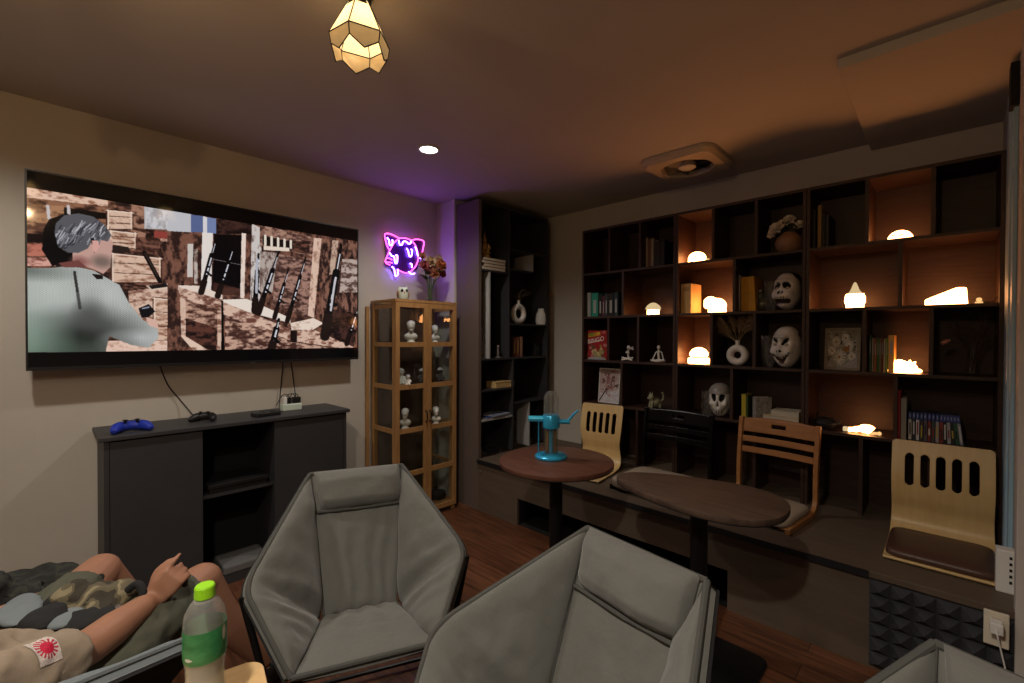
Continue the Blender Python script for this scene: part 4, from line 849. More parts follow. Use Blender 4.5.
# dome sitting on the top shelf of the middle unit
t = lamp('dome_lamp', 'glowing dome lamp with tiny bumps in the top row of the middle unit', 696.5, 0)
b = MB().ball((0, 0, .038), .062, .058, .048, 24, 14).ball((0, 0, .02), .064, .058, .022)
glow('body', fuse('l', b, .004, 2), t); eyes(t, -.008, .045, -.058)
ob('tail', MB().ball((.082, -.02, .014), .013).ball((.07, -.02, .010), .01), M_lampdim, t, smooth=True)
# mushroom
t = lamp('mushroom_lamp', 'small glowing mushroom lamp in the second row of the left unit', 653, 1)
glow('stem', MB().lathe([(0, 0), (.043, 0), (.046, .006), (.046, .035), (.04, .05), (0, .05)], 28), t)
ob('cap', MB().lathe([(.04, .040), (.056, .044), (.058, .054), (.046, .075), (.02, .094), (0, .098)], 28), M_lampcream, t, smooth=True)
# curled creature with a bent head
t = lamp('creature_lamp', 'round glowing curled creature lamp beside the cream slipcase', 714, 1)
b = MB().ball((.02, 0, .05), .062, .05, .055).ball((-.022, -.01, .078), .046, .044, .040).ball((-.046, -.012, .058), .022, .026, .026).lathe([(.0, 0), (.058, 0), (.06, .012), (.058, .03), (0, .03)], 24, c=(.02, 0, 0))
glow('body', fuse('l', b, .004, 3), t); eyes(t, -.045, .078, -.045, .005, .014)
# burger-like stacked lamp
t = lamp('stacked_lamp', 'glowing round lamp on a wide base, third row of the middle unit', 699, 2)
glow('base', MB().box(-.066, -.05, 0, .066, .05, .042), t, bevel=.012); glow('dome', MB().lathe([(0, .048), (.055, .05), (.064, .062), (.062, .08), (.046, .102), (.02, .116), (0, .118)], 28), t)
ob('seam', MB().lathe([(.048, .04), (.05, .044), (.05, .05), (.0, .05)], 24), M_lampdim, t)
# half dome with sleepy eyes
t = lamp('face_lamp', 'white half-dome lamp with two sleepy eyes in the right unit top row', 899, 0)
glow('dome', MB().lathe([(0, 0), (.056, 0), (.057, .005), (.052, .028), (.038, .048), (.019, .058), (0, .060)], 32), t)
for s in (-1, 1): ob('eye', MB().tube([(s*.017-.008-.010, -.052, .024-s*.003), (s*.017-.010, -.053, .029), (s*.017+.008-.010, -.052, .027+s*.002)], .0032, 6), M_dark, t)
# pear shaped lamp with pointed top
t = lamp('flame_lamp', 'glowing onion-shaped lamp with a pointed tip in the right unit', 854.5, 1)
glow('body', MB().lathe([(0, 0), (.043, 0), (.044, .028), (.050, .034), (.049, .064), (.043, .084), (0, .088)], 28), t)
ob('tip', MB().lathe([(.042, .082), (.030, .094), (.021, .108), (.012, .135), (.006, .150), (0, .154)], 24), M_lampcream, t, smooth=True)
# long wedge lamp
t = lamp('wedge_lamp', 'long glowing wedge-shaped lamp in the second row of the right unit', 946, 1, 3.26)
x0, x1 = at(925, 300, y=3.26).x-at(946, 340, y=3.26).x, at(968, 300, y=3.26).x-at(946, 340, y=3.26).x
glow('body', MB().prism([(x0, 0), (x1, 0), (x1-.006, .085), (x1-.04, .088), (x0+.03, .045), (x0, .030)], -.03, .03, Matrix.Rotation(pi/2, 4, 'X')), t, bevel=.006)
ob('spot', MB().ball((x0+.022, -.031, .022), .004), mat('leaf_green', (.1, .3, .05), .6), t)
t = lamp('tea_light', 'tiny amber bead light right of the long wedge lamp', 978.5, 1, 3.26); ob('bead', MB().ball((0, 0, .022), .011).lathe([(0, 0), (.016, 0), (.014, .012), (0, .012)], 16), M_lampdim, t, smooth=True)
ob('stalk', MB().tube([(0, 0, .006), (.05, 0, .012), (.075, 0, .05)], .003, 6), M_dark, t)
# hedgehog
_h = lamp('hedgehog_lamp', 'glowing spiky hedgehog lamp beside the colourful books', 903.5, 2, 3.27); t = _h; _h.scale = (.8, .8, .8)
b = MB().ball((0, 0, .032), .076, .055, .046, 28, 16).ball((0, 0, .012), .082, .058, .016).ball((.078, -.01, .016), .02, .02, .014); g = random.Random(3)
for i in range(26):
    a, e = g.uniform(0, 2*pi), g.uniform(.35, 1.3); d = Vector((cos(a)*cos(e)*.076, sin(a)*cos(e)*.055, .032+sin(e)*.046)); b.cyl(d*.9, d+Vector((d.x*.2, d.y*.2, .014)), .011, .004, 8)
glow('body', fuse('l', b, .0035, 1), t); eyes(t, .0, .026, -.058, .004, .014)
# bird / wedge lying on the bottom row
t = lamp('bird_lamp', 'glowing lying bird lamp with an orange tail in the bottom right row', 861, 3, 3.24); t.scale = (.8, .8, .8)
b = MB().tube(smoothpts([(-.07, 0, .018), (-.03, 0, .024), (.01, 0, .034), (.045, 0, .036), (.066, 0, .022)]), [.016]*6+[.020]*6+[.030]*6+[.033]*6+[.02], 14)
glow('body', fuse('l', b, .004, 2), t); ob('snout', MB().box(-.098, -.018, .006, -.066, .018, .036), M_lampcream, t, bevel=.004)
ob('tail', MB().ball((.085, 0, .012), .02, .015, .010).ball((.108, 0, .014), .012, .01, .014).ball((.07, -.01, .008), .012), M_lampdim, t, smooth=True)

# ------------------------------------------------------------------ figurines, vases on the shelf
def sitter(u, label, pose):
    t = thing('seated_figurine', label, 'figurine', (at(u, 340, y=3.25).x, 3.25, shelf_z(2)), radians(10), 'white seated line figurines')
    b = MB()
    hip, neck, head = Vector((0, 0, .018)), Vector((-.004, 0, .085)), Vector((.0, -.004, .112))
    if pose:  # meditating, arms down
        b.tube([hip, neck], .009, 8).ball(head, .013, .013, .016).tube([neck, head], .006, 8)
        for s in (-1, 1): b.tube([neck, (s*.022, 0, .075), (s*.032, -.012, .045), (s*.042, -.022, .018)], .0055, 8).tube([hip, (s*.052, -.03, .014), (s*.01, -.052, .01), (-s*.02, -.05, .01)], .0075, 8)
    else:     # head resting on one bent arm
        head = Vector((.004, -.02, .108)); b.tube([hip, (-.006, 0, .05), neck], .009, 8).ball(head, .014, .014, .016).tube([neck, head], .006, 8)
        b.tube([neck, (.035, -.01, .112), (.046, -.028, .090), (.018, -.034, .104)], .0055, 8).tube([neck, (-.02, -.02, .066), (.02, -.035, .062)], .0055, 8)
        for s in (-1, 1): b.tube([hip, (s*.045, -.03, .028), (-s*.035, -.045, .010), (-s*.045, -.045, .008)], .0075, 8)
    ob('body', fuse('f', b, .0028, 2), M_cer, t)
sitter(629, 'white seated figurine resting its head on a bent arm', 0); sitter(659, 'white seated figurine meditating with both arms lowered', 1)
t = thing('cat_figurine', 'pale green cat figurine in the fourth row of the left unit', 'figurine', (at(655, 340, y=3.25).x, 3.25, shelf_z(3)), radians(-35))
b = MB().ball((0, .01, .045), .030, .040, .036).ball((0, -.03, .085), .026, .024, .025).tube([(0, -.015, .05), (0, -.028, .08)], .022, 10)
for s in (-1, 1): b.tube([(s*.016, -.028, .05), (s*.017, -.034, .004)], .010, 8).tube([(s*.018, .034, .04), (s*.02, .034, .004)], .012, 8).cyl((s*.014, -.028, .10), (s*.018, -.028, .128), .010, .003, 8)
b.tube(smoothpts([(0, .045, .05), (0, .072, .07), (0, .07, .11), (0, .058, .122)]), .008, 8).ball((0, -.052, .08), .010, .008, .008)
ob('body', fuse('c', b, .0035, 2), mat('celadon', (.30, .30, .19), .35, var=.2, scale=40), t)
for s in (-1, 1): ob('eye', MB().ball((s*.010, -.052, .092), .0035), M_black, t)
# roses in a wooden vase
p = at(789, 250, y=3.27); t = thing('rose_vase', 'round tan wooden vase of white roses in the middle unit top row', 'vase of flowers', (p.x, 3.27, zA0))
ob('vase', MB().lathe([(0, 0), (.052, 0), (.074, .03), (.08, .065), (.068, .10), (.045, .118), (.04, .128), (.03, .128), (.03, .11), (0, .1)], 30), mat('turned_wood', (.33, .19, .10), .5, col2=(.25, .13, .065), scale=8, stretch=(1, 1, 8)), t, smooth=True)
mw = mat('rose_white', (.85, .78, .68), .8, var=.1, scale=30)
for i, (x, y, z, r) in enumerate(((-.055, -.055, .145, .050), (-.082, -.035, .12, .036), (.00, .0, .20, .042), (.055, .01, .165, .036), (-.035, -.02, .185, .03))): flower(None, Vector((x, y, z)), r, mw, t, 'rose', i+20, (x*3-.1, -1, .7))
lv = MB(); g = random.Random(12); st = MB()
for i in range(10): leaf(lv, Vector((g.uniform(-.05, .05), g.uniform(-.04, .02), g.uniform(.12, .17))), (g.uniform(-1, 1), g.uniform(-1, .2), g.uniform(-.1, .8)), .06, .018)
for x, z in ((-.05, .14), (0, .19), (.05, .16)): st.tube([(0, 0, .09), (x, -.02, z)], .003, 6)
ob('leaf', lv, mat('leaf_dark', None), t, fix=False); ob('stem', st, mat('stem_green', None), t)
# ring vase with pampas
p = at(737.5, 366, y=3.25); vr = vase_ring((p.x, 3.25, zC0), .047, .024, 0, 'white ring-shaped vase with brown pampas plumes in the middle unit', M_cer)
pp = MB()
for i, (dx, dy, z) in enumerate(((-.11, -.02, .33), (-.13, .0, .29), (-.05, .01, .345), (.08, -.01, .345), (.105, .01, .33), (-.12, .03, .25), (.02, .02, .335))): plume(pp, (0, 0, .15), (dx, dy, z), .034, 130, 40+i)
ob('pampas', pp, mat('pampas_brown', None), vr, fix=False)
# slim glass vase with dry branches and a pink bud
p = at(972, 375, y=3.27); t = thing('branch_vase', 'slim glass vase of thin dry branches in the right unit', 'vase', (p.x, 3.27, zC0))
ob('vase', MB().lathe([(0, 0), (.024, 0), (.026, .01), (.018, .05), (.016, .1), (.02, .13), (.018, .13), (.014, .1), (0, .012)], 20), M_glass, t, smooth=True)
st = MB(); g = random.Random(15)
for i in range(11):
    a = g.uniform(-1, 1); tip = Vector((.10*a, g.uniform(-.06, .06), g.uniform(.21, .31))); md = Vector((.03*a, 0, .16)); st.tube(smoothpts([(0, 0, .03), md, tip], k=4), .0016, 5)
    for k in range(5):
        f = g.uniform(.2, 1); q_ = md.lerp(tip, f); st.tube([q_, q_+Vector((g.uniform(-.04, .04), g.uniform(-.03, .03), g.uniform(.0, .03)))], .0011, 4).ball(q_+Vector((g.uniform(-.04, .04), g.uniform(-.03, .03), g.uniform(0, .03))), .004, n=6, m=4)
ob('branch', st, mat('dry_branch', (.055, .035, .03), .9), t)
ob('bud_stem', MB().tube(smoothpts([(0, 0, .06), (-.03, -.02, .12), (-.065, -.03, .175), (-.085, -.035, .178)]), .0018, 6), mat('dry_branch', None), t)
ob('bud', MB().tube([(-.080, -.035, .180), (-.095, -.037, .173), (-.115, -.04, .160)], [.006, .012, .010], 10), mat('bud_pink', (.45, .20, .17), .7), t, smooth=True)
p = at(825, 425, y=3.25); t = thing('teapot', 'small dark round pot with a handle in the bottom row of the right unit', 'pot', (p.x, 3.25, zD0))
ob('body', MB().lathe([(0, 0), (.036, 0), (.056, .02), (.06, .04), (.045, .062), (.02, .07), (0, .071)], 24), mat('cast_iron', (.016, .018, .02), .4), t, smooth=True)
ob('handle', MB().tube(smoothpts([(-.045, 0, .055), (-.035, 0, .10), (.0, 0, .115), (.035, 0, .10), (.045, 0, .055)]), .004, 8), mat('cast_iron', None), t); ob('spout', MB().cyl((.05, 0, .03), (.078, 0, .06), .012, .006, 10), mat('cast_iron', None), t); ob('lid_knob', MB().ball((0, 0, .076), .008), mat('cast_iron', None), t)

# ------------------------------------------------------------------ three glossy horror masks
def mask(label, u, row, kind, rz, H=.25, y=3.255):
    t = thing('skull_mask', label, 'mask', (at(u, 340, y=y).x, y, shelf_z(row)), rz, 'glossy white masks')
    nu, nv = 120, 100; k = H/.25
    def G(a, b, ca, cb, wa, wb): return exp(-((a-ca)/wa)**2-((b-cb)/wb)**2)
    def surf(i, j):
        a = -pi+2*pi*i/nu; h = j/nv; ang = -pi/2+pi*h; z = .125+.125*sin(ang); rr = cos(ang)**.75 if cos(ang) > 0 else 0
        wx = .078*rr*(1-.30*max(0, 1-h*2.6)); wy = .095*rr*(1-.18*max(0, 1-h*2.4))
        x, yy = wx*sin(a), -wy*cos(a)
        f = 0
        if kind == 0:    # ape: heavy brow, big muzzle, open snarl
            f += .024*G(a, h, 0, .685, .8, .045) - .030*(G(a, h, .40, .60, .24, .055)+G(a, h, -.40, .60, .24, .055)) + .042*G(a, h, 0, .33, .75, .17) - .016*G(a, h, 0, .485, .2, .04) - .040*G(a, h, 0, .31, .5, .06) + .012*G(a, h, 0, .17, .4, .06) + .012*(G(a, h, .6, .45, .2, .08)+G(a, h, -.6, .45, .2, .08))
        elif kind == 1:  # clown: grin, brows, round nose
            f += .016*G(a, h, 0, .47, .16, .05) - .030*(G(a, h, .42, .575, .22, .06)+G(a, h, -.42, .575, .22, .06)) + .018*(G(a, h, .66, .42, .24, .08)+G(a, h, -.62, .42, .22, .08)) - .026*G(a, h, 0, .27+.12*abs(a), .55, .06) + .010*G(a, h, 0, .12, .35, .07) + .016*(G(a, h, .3, .68, .3, .03)+G(a, h, -.3, .68, .3, .03)) + .012*(G(a, h, .35, .66, .2, .03)+G(a, h, -.35, .66, .2, .03))
        else:            # skull: deep sockets, nose hole, teeth
            f += -.034*(G(a, h, .40, .56, .22, .075)+G(a, h, -.40, .56, .22, .075)) - .020*G(a, h, 0, .43, .12, .05) + .014*(G(a, h, .68, .44, .2, .06)+G(a, h, -.68, .44, .2, .06)) - .014*(G(a, h, .75, .26, .3, .1)+G(a, h, -.75, .26, .3, .1)) + .010*G(a, h, 0, .27, .4, .09) + .004*G(a, h, 0, .27, .5, .08)*sin(a*34)
        s = 1+f/.09; return Vector((x*s, yy*s, z))*k
    def zone(i, j):
        a = -pi+2*pi*(i+.5)/nu; h = (j+.5)/nv; sl = .10*abs(a)
        for s in (-1, 1):
            if kind == 0 and ((a-s*.40)/.33)**2+((h-.605+.03*abs(a))/.060)**2 < 1: return 'eye_socket'
            if kind == 1 and ((a-s*.42)/.27)**2+((h-.585-.16*(s*a-.4))/.046)**2 < 1: return 'eye_socket'
            if kind == 2 and ((a-s*.42)/.29)**2+((h-.565-.10*(s*a-.4))/.080)**2 < 1: return 'eye_socket'
        if kind == 0:
            if (a/.20)**2+((h-.475)/.036)**2 < 1 and abs(a) > .03: return 'nose_hole'
            if (a/.72)**2+((h-.315)/.088)**2 < 1: return 'teeth' if (abs(h-.315) > .040 and int((a+5)/.06) % 3) else 'mouth'
        if kind == 1:
            if (a/.20)**2+((h-.44)/.026)**2 < 1 and abs(a) > .05: return 'nose_hole'
            hm = .26+.18*a*a/.5; ww = .088*(1-(a/.74)**2)
            if abs(a) < .74 and abs(h-hm) < ww: return 'teeth' if (abs(h-hm) > ww*.55 and int((a+5)/.09) % 2) else 'mouth'
        if kind == 2:
            if abs(a)/.12+max(0, (h-.43))/.07 < 1 and h > .385 and abs(a) < .12*(1-(h-.385)/.12): return 'nose_hole'
            if abs(a) < .50 and .195 < h < .345:
                if abs(h-.272) < .006 or (abs((a*7.5) % 1-.5) > .44): return 'mouth'
        return 'face'
    V = [surf(i, j) for j in range(nv+1) for i in range(nu)]; Z = {}
    for j in range(nv):
        for i in range(nu): Z.setdefault(zone(i, j), []).append((j*nu+i, j*nu+(i+1) % nu, (j+1)*nu+(i+1) % nu, (j+1)*nu+i))
    mm = {'face': mat('glossy_bone', (.80, .78, .74), .25, var=.3, scale=14, bump=.15, bscale=40, coat=.4), 'eye_socket': M_black, 'nose_hole': M_black, 'mouth': mat('mouth_dark', (.035, .012, .010), .4), 'teeth': mat('tooth', (.70, .64, .52), .3)}
    for z, fs in Z.items():
        b = MB(); b.v = V; used = sorted({i for f in fs for i in f}); mp = {i: n_ for n_, i in enumerate(used)}
        bb = MB(); bb.v = [V[i] for i in used]; bb.f = [tuple(mp[i] for i in f) for f in fs]
        ob(z, bb, mm[z], t, smooth=True, angle=70)
    if kind < 2:
        for s in (-1, 1): ob('eyeball', MB().ball(Vector((s*.033, -.074, .142 if kind == 0 else .14))*k, .010*k), mat('eyeball', (.5, .48, .42), .15), t, smooth=True)
    hr = MB(); g = random.Random(kind)
    if kind == 0:
        hr.ball((0, .022*k, .205*k), .072*k, .078*k, .052*k, 24, 12); ob('cap', hr, mat('black_rubber', (.02, .018, .017), .3), t, smooth=True)
    if kind == 1:
        for i in range(110):
            a = g.uniform(1.5, 2*pi-1.5); p_ = Vector((-.07*sin(a), -.08*cos(a), g.uniform(.14, .22)))*k; hr.tube([p_*.95, p_*1.12+Vector((0, 0, .02)), p_*1.2+Vector((0, 0, -.01))], .004, 4)
        ob('hair', hr, mat('dark_red_hair', (.035, .012, .014), .6), t, fix=False)
    if kind == 2:
        hr.lathe([(.078*k, .175*k), (.074*k, .2*k), (.06*k, .228*k), (.03*k, .247*k), (0, .252*k)], 28, M=Matrix.Diagonal((1, 1.2, 1, 1))); ob('scalp', hr, mat('greyish_bone', (.26, .25, .23), .35), t, smooth=True)
    bag = MB(); g = random.Random(kind+30)                    # crumpled clear wrapping
    for j in range(2):
        bag.grid(lambda s, q_, j=j: Vector(((-.115+.02*j+.05*q_)+.012*noise.noise((s*6, q_*5, j+kind)), -.055-.03*s+.02*noise.noise((s*5, q_*7, 3+j)), .004+.19*s+.02*noise.noise((q_*4, s*3, 9+j))))*k, 14, 8)
    ob('plastic_wrap', bag, thin_glass('clear_film', (.97, .97, .97), .08, milk=.07), t, smooth=True, fix=False, angle=25)
    return t
mask('white ape-faced mask with bared teeth in the second row, middle unit', 787, 1, 0, radians(-10), .235)
mask('white grinning clown-like mask with black eyes in the third row, middle unit', 787, 2, 1, radians(-14), .26)
mask('white skull mask with big black eye sockets, fourth row', 720.5, 3, 2, radians(8), .23)
p = at(762, 310, y=3.33); t = thing('glass_jar', 'dim grey green lump beside the ape mask', 'ornament', (p.x, 3.33, zB0)); ob('body', MB().ball((0, 0, .05), .05, .04, .05).ball((-.01, 0, .10), .03, .03, .035), mat('grey_green_resin', (.10, .12, .10), .3, var=.3, scale=20), t, smooth=True); ob('top_knob', MB().ball((-.01, 0, .14), .012), M_grey, t)

# ------------------------------------------------------------------ hexagonal padded lounge chairs
def lounge_chair(M_, rz, label, fab, under, piping, seed, group, top=.84):
    t = thing('lounge_chair', label, 'chair', (M_[0], M_[1], 0), rz, group)
    V3 = lambda a, b, z: Vector((a, -b, z))
    nz = lambda p, f, s_: noise.noise(Vector((p.x*f+seed*7.3, p.y*f, p.z*f+s_)))
    def wr(p, amt=.006): return amt*(nz(p, 9, 0)+.6*nz(p, 19, 5))
    def quad(A, B, C, D, inside, puff, th, nu=36, nv=36, fold=None, inset=0):
        """A-B top edge, D-C bottom edge"""
        def base(s, q): return A.lerp(B, s).lerp(D.lerp(C, s), q)
        n0 = (B-A).cross(D-A).normalized(); n0 = n0 if n0.dot(inside) > 0 else -n0
        def f(s, q):
            e = (4*s*(1-s))**.4*(4*q*(1-q))**.4; p = base(s, q); k = wr(p)*e
            if fold: k += fold(s, q)*e
            return p+n0*(puff*e+k)
        return MB().grid(f, nu, nv, lambda s, q: base(s, q)-n0*th*(.25+.75*(4*s*(1-s))**.4))
    TL, TR, JL, JR, FL, FR = V3(-.19, -.43, top), V3(.19, -.43, top), V3(-.135, -.18, .37), V3(.135, -.18, .37), V3(-.215, .19, .42), V3(.215, .19, .42)
    inside = Vector((0, -.4, .8))
    ob('backrest', quad(TL, TR, JR, JL, inside, .012, .022, fold=lambda s, q: .005*sin((s-.5)*30+4*nz(Vector((s, q, 0)), 3, 1))*q), fab, t, smooth=True, angle=70)
    ob('seat', quad(JL, JR, FR, FL, inside, .022, .020, fold=lambda s, q: .010*sin((s-.5)*26*(1-.5*q)+3*nz(Vector((s, q, 2)), 2, 1))*(1-q)), fab, t, smooth=True, angle=70)
    for sg in (-1, 1):
        T_, J, F, W = (TL, JL, FL, V3(-.365, 0, .62)) if sg < 0 else (TR, JR, FR, V3(.365, 0, .62))
        def outl(s):
            if s < .38: return T_.lerp(W.lerp(T_, .15), s/.38)
            if s > .62: return W.lerp(F, .15).lerp(F, (s-.62)/.38)
            u = (s-.38)/.24; a, c_ = W.lerp(T_, .15), W.lerp(F, .15); return a*(1-u)**2+W*2*u*(1-u)+c_*u*u
        def innr(s): return T_.lerp(J, s/.5) if s < .5 else J.lerp(F, (s-.5)/.5)
        cen = (T_+W+J+F)/4; n0 = (Vector((0, -.05, .75))-cen).normalized()
        def f(s, q):
            p = outl(s).lerp(innr(s), q); e = (4*q*(1-q)+.001)**.4*min(1, 8*s*(1-s))
            crease = -.034*exp(-((s-.52)/.04)**2)*min(1, q*1.6)*(1-q*.2)
            wrk = .006*sin((s-.52)*70+2.5*nz(Vector((q*2, s, 0)), 2, 3)+seed)*exp(-((s-.55)/.20)**2)*(4*q*(1-q))
            return p+n0*(.036*e+crease+wrk+wr(p, .009)*e)
        sw_ = ob('side_wing', MB().grid(f, 60, 30, lambda s, q: outl(s).lerp(innr(s), q)-n0*.025), fab, t, smooth=True, angle=70)
        rim = [outl(i/24) for i in range(25)]
        ob('piping', MB().tube(rim, .0085, 8), piping, sw_, smooth=True)
        for (a, b_) in ((T_, J), (J, F)): ob('seam', MB().tube([a+n0*.004, (a+b_)/2+n0*.007, b_+n0*.004], .004, 6), piping, sw_, smooth=True)
        us = MB().grid(lambda s, q: outl(s).lerp(innr(s), q)-n0*.027, 24, 8, lambda s, q: outl(s).lerp(innr(s), q)-n0*.034); ob('outer_shell', us, under, t, smooth=True, angle=60)
        # black tube frame: crossing legs
        ob('leg', MB().tube([W+Vector((sg*.005, 0, -.03)), V3(sg*.30, .02, .30), V3(sg*.27, .10, .012)], .011, 10).ball(V3(sg*.27, .10, .013), .013), M_blackm, t, smooth=True)
        ob('leg', MB().tube([F+Vector((0, .02, -.035)), V3(sg*.24, -.05, .22), V3(sg*.27, -.30, .012)], .011, 10).ball(V3(sg*.27, -.30, .013), .013), M_blackm, t, smooth=True)
    ob('outer_shell', quad(TL, TR, JR, JL, inside, 0, 0, 4, 4).join(quad(JL, JR, FR, FL, inside, 0, 0, 4, 4)), under, t).location = (0, .012, -.030)
    ob('piping', MB().tube([TL, TR], .0085, 8), piping, t, smooth=True); ob('piping', MB().tube([FL, FR], .0085, 8), piping, t, smooth=True)
    for c0_, c1_ in (((-.27, .10, .03), (.27, .10, .03)), ((-.27, -.30, .03), (.27, -.30, .03)), ((-.14, -.18, .33), (.14, -.18, .33))): ob('crossbar', MB().tube([V3(*c0_), V3(*c1_)], .008, 8), M_blackm, t)
    # headrest roll
    dn = (JL-TL).normalized(); n0 = (TR-TL).cross(dn).normalized(); n0 = n0 if n0.dot(inside) > 0 else -n0
    A0, B0 = TL+Vector((.014, 0, .006)), TR+Vector((-.014, 0, .006)); H_ = .165
    def hr(side):
        def f(s, q):
            s2 = .5+(s-.5)*(1-.09*q); p = A0.lerp(B0, s2)+dn*H_*(q*(1-.08*(abs(s-.5)*2)**4)+.012*sin(s*9+seed)*q); e = (4*s*(1-s))**.28*(min(1, 3.2*q))**.5*(min(1, 5*(1-q)))**.5
            return p+n0*(.006+(.060*e if side else 0)+(wr(p, .009)*e if side else 0))
        return f
    hd_ = ob('headrest', MB().grid(hr(1), 40, 20, hr(0)), fab, t, smooth=True, angle=80)
    ob('headrest_seam', MB().tube([A0+dn*H_*1.0+n0*.012, (A0+B0)/2+dn*H_*1.03+n0*.018, B0+dn*H_*1.0+n0*.012], .006, 8), piping, hd_, smooth=True)
    return t
grp = 'grey hexagonal lounge chairs'
lounge_chair((-1.455, .772), radians(65.7), 'grey padded lounge chair facing the camera in front of the media console', M_fab, M_fabd, M_fab2, 1, grp)
lounge_chair((-.655, .695), radians(-8), 'grey padded lounge chair at bottom centre, in front of the dark oval table', M_fab, M_fabd, M_fab2, 2, grp)
lounge_chair((.06, .71), radians(-15), 'grey padded lounge chair in the bottom right corner by the foam panel', M_fab, M_fabd, M_fab2, 3, grp)
lounge_chair((-1.635, -.03), radians(238), 'black backed lounge chair with pale edge under the seated person', M_fabl, M_fabd, M_fabl, 4, grp, .765)

# ------------------------------------------------------------------ tables
ZT_ = .75
def table(name, label, cx, cy, outline, top_m, base_pts, post, grp):
    t = thing(name, label, 'table', (cx, cy, 0), 0, grp)
    ob('tabletop', MB().prism(outline, ZT_-.024, ZT_), top_m, t, bevel=.004, smooth=True)
    ob('top_edge', MB().prism([(x*.996, y*.996) for x, y in outline], ZT_-.027, ZT_-.0235), M_edge, t)
    ob('post', MB().cyl((*post, .02), (*post, ZT_-.03), .036, n=24), M_blackm, t, smooth=True); ob('mount_plate', MB().box(post[0]-.12, post[1]-.12, ZT_-.036, post[0]+.12, post[1]+.12, ZT_-.027), M_blackm, t)
    ob('base_plate', MB().prism([(x+post[0], y+post[1]) for x, y in base_pts], 0, .014), M_blackm, t, bevel=.003, smooth=True); return t
pr = [at(u, v, z=ZT_) for u, v in ((499.5, 459), (613, 460), (557, 445), (557, 472))]
rcx, rcy = (pr[0].x+pr[1].x)/2, (pr[0].y+pr[1].y)/2; R_ = (pr[1]-pr[0]).length/2
table('round_table', 'round red-brown wooden pedestal table with a water pipe on it', rcx, rcy, [(R_*cos(2*pi*k/64), R_*sin(2*pi*k/64)) for k in range(64)], M_table, [(.22*cos(2*pi*k/40), .22*sin(2*pi*k/40)) for k in range(40)], (0, 0), 'pedestal tables by the bench')
def sup(hx, hy, e, n=80):
    out = []
    for k in range(n):
        a = 2*pi*k/n; c_, s_ = cos(a), sin(a); r = 1/((abs(c_)**e+abs(s_)**e)**(1/e)); out.append((hx*r*c_, hy*r*s_))
    return out
tcx, tcy = -.795, 1.985
table('oval_table', 'dark oak rounded rectangular pedestal table in front of the honey chair', tcx, tcy, [(x, y*(1+.34*x/.36)-.012*(1-x/.36)) for x, y in sup(.36, .215, 2.25)], M_table2, rrect(.46, .42, .05), (at(700, 560, y=2.0).x-tcx, 0), 'pedestal tables by the bench')

# ------------------------------------------------------------------ turquoise water pipe on the round table
p = at(551, 457.5, z=ZT_); t = thing('water_pipe', 'turquoise gravity water pipe with glass dome standing on the round table', 'water pipe', (p.x, p.y, ZT_), radians(38)); t.scale = (1.12, 1.12, 1.03)
u_ = .36/74
ob('base', MB().lathe([(0, 0), (.076, 0), (.080, .004), (.080, .012), (.074, .018), (.045, .022), (.04, .026), (0, .026)], 40), M_teal, t, smooth=True)
ob('lower_chamber', MB().lathe([(.036, .024), (.036, .165), (.033, .165), (.033, .026)], 32), thin_glass('chamber_glass', (.88, .90, .88), .04, milk=.03), t, smooth=True)
ob('inner_tube', MB().cyl((0, 0, .026), (0, 0, .165), .010), M_teal, t, smooth=True); ob('amber_core', MB().cyl((-.018, .012, .03), (-.018, .012, .165), .009).cyl((.018, .012, .03), (.018, .012, .165), .009), mat('amber_metal', (.34, .17, .05), .35, metal=.5), t, smooth=True)
ob('collar', MB().lathe([(.038, .160), (.042, .164), (.042, .226), (.038, .232), (.0, .232), (0, .160)], 36), M_teal, t, smooth=True)
ob('dome', MB().lathe([(.037, .23), (.037, .315), (.034, .335), (.024, .352), (.010, .36), (0, .361)], 32), M_smoke, t, smooth=True, fix=False)
ob('downstem', MB().cyl((0, 0, .23), (0, 0, .345), .004), M_chrome, t)
ob('side_arm', MB().cyl((-.04, 0, .208), (-.112, 0, .208), .016, n=20), mat('turquoise_bright', (.05, .48, .72), .3, metal=.2), t, smooth=True)
ob('side_rod', MB().cyl((-.062, 0, .016), (-.062, 0, .2), .003), M_teal, t)
ob('bowl', MB().cyl((.04, 0, .196), (.092, 0, .196), .013, n=18), M_teal, t, smooth=True); ob('mouthpiece', MB().tube([(.082, 0, .2), (.115, 0, .240), (.132, 0, .258)], [.008, .005, .005], 10), M_teal, t, smooth=True)

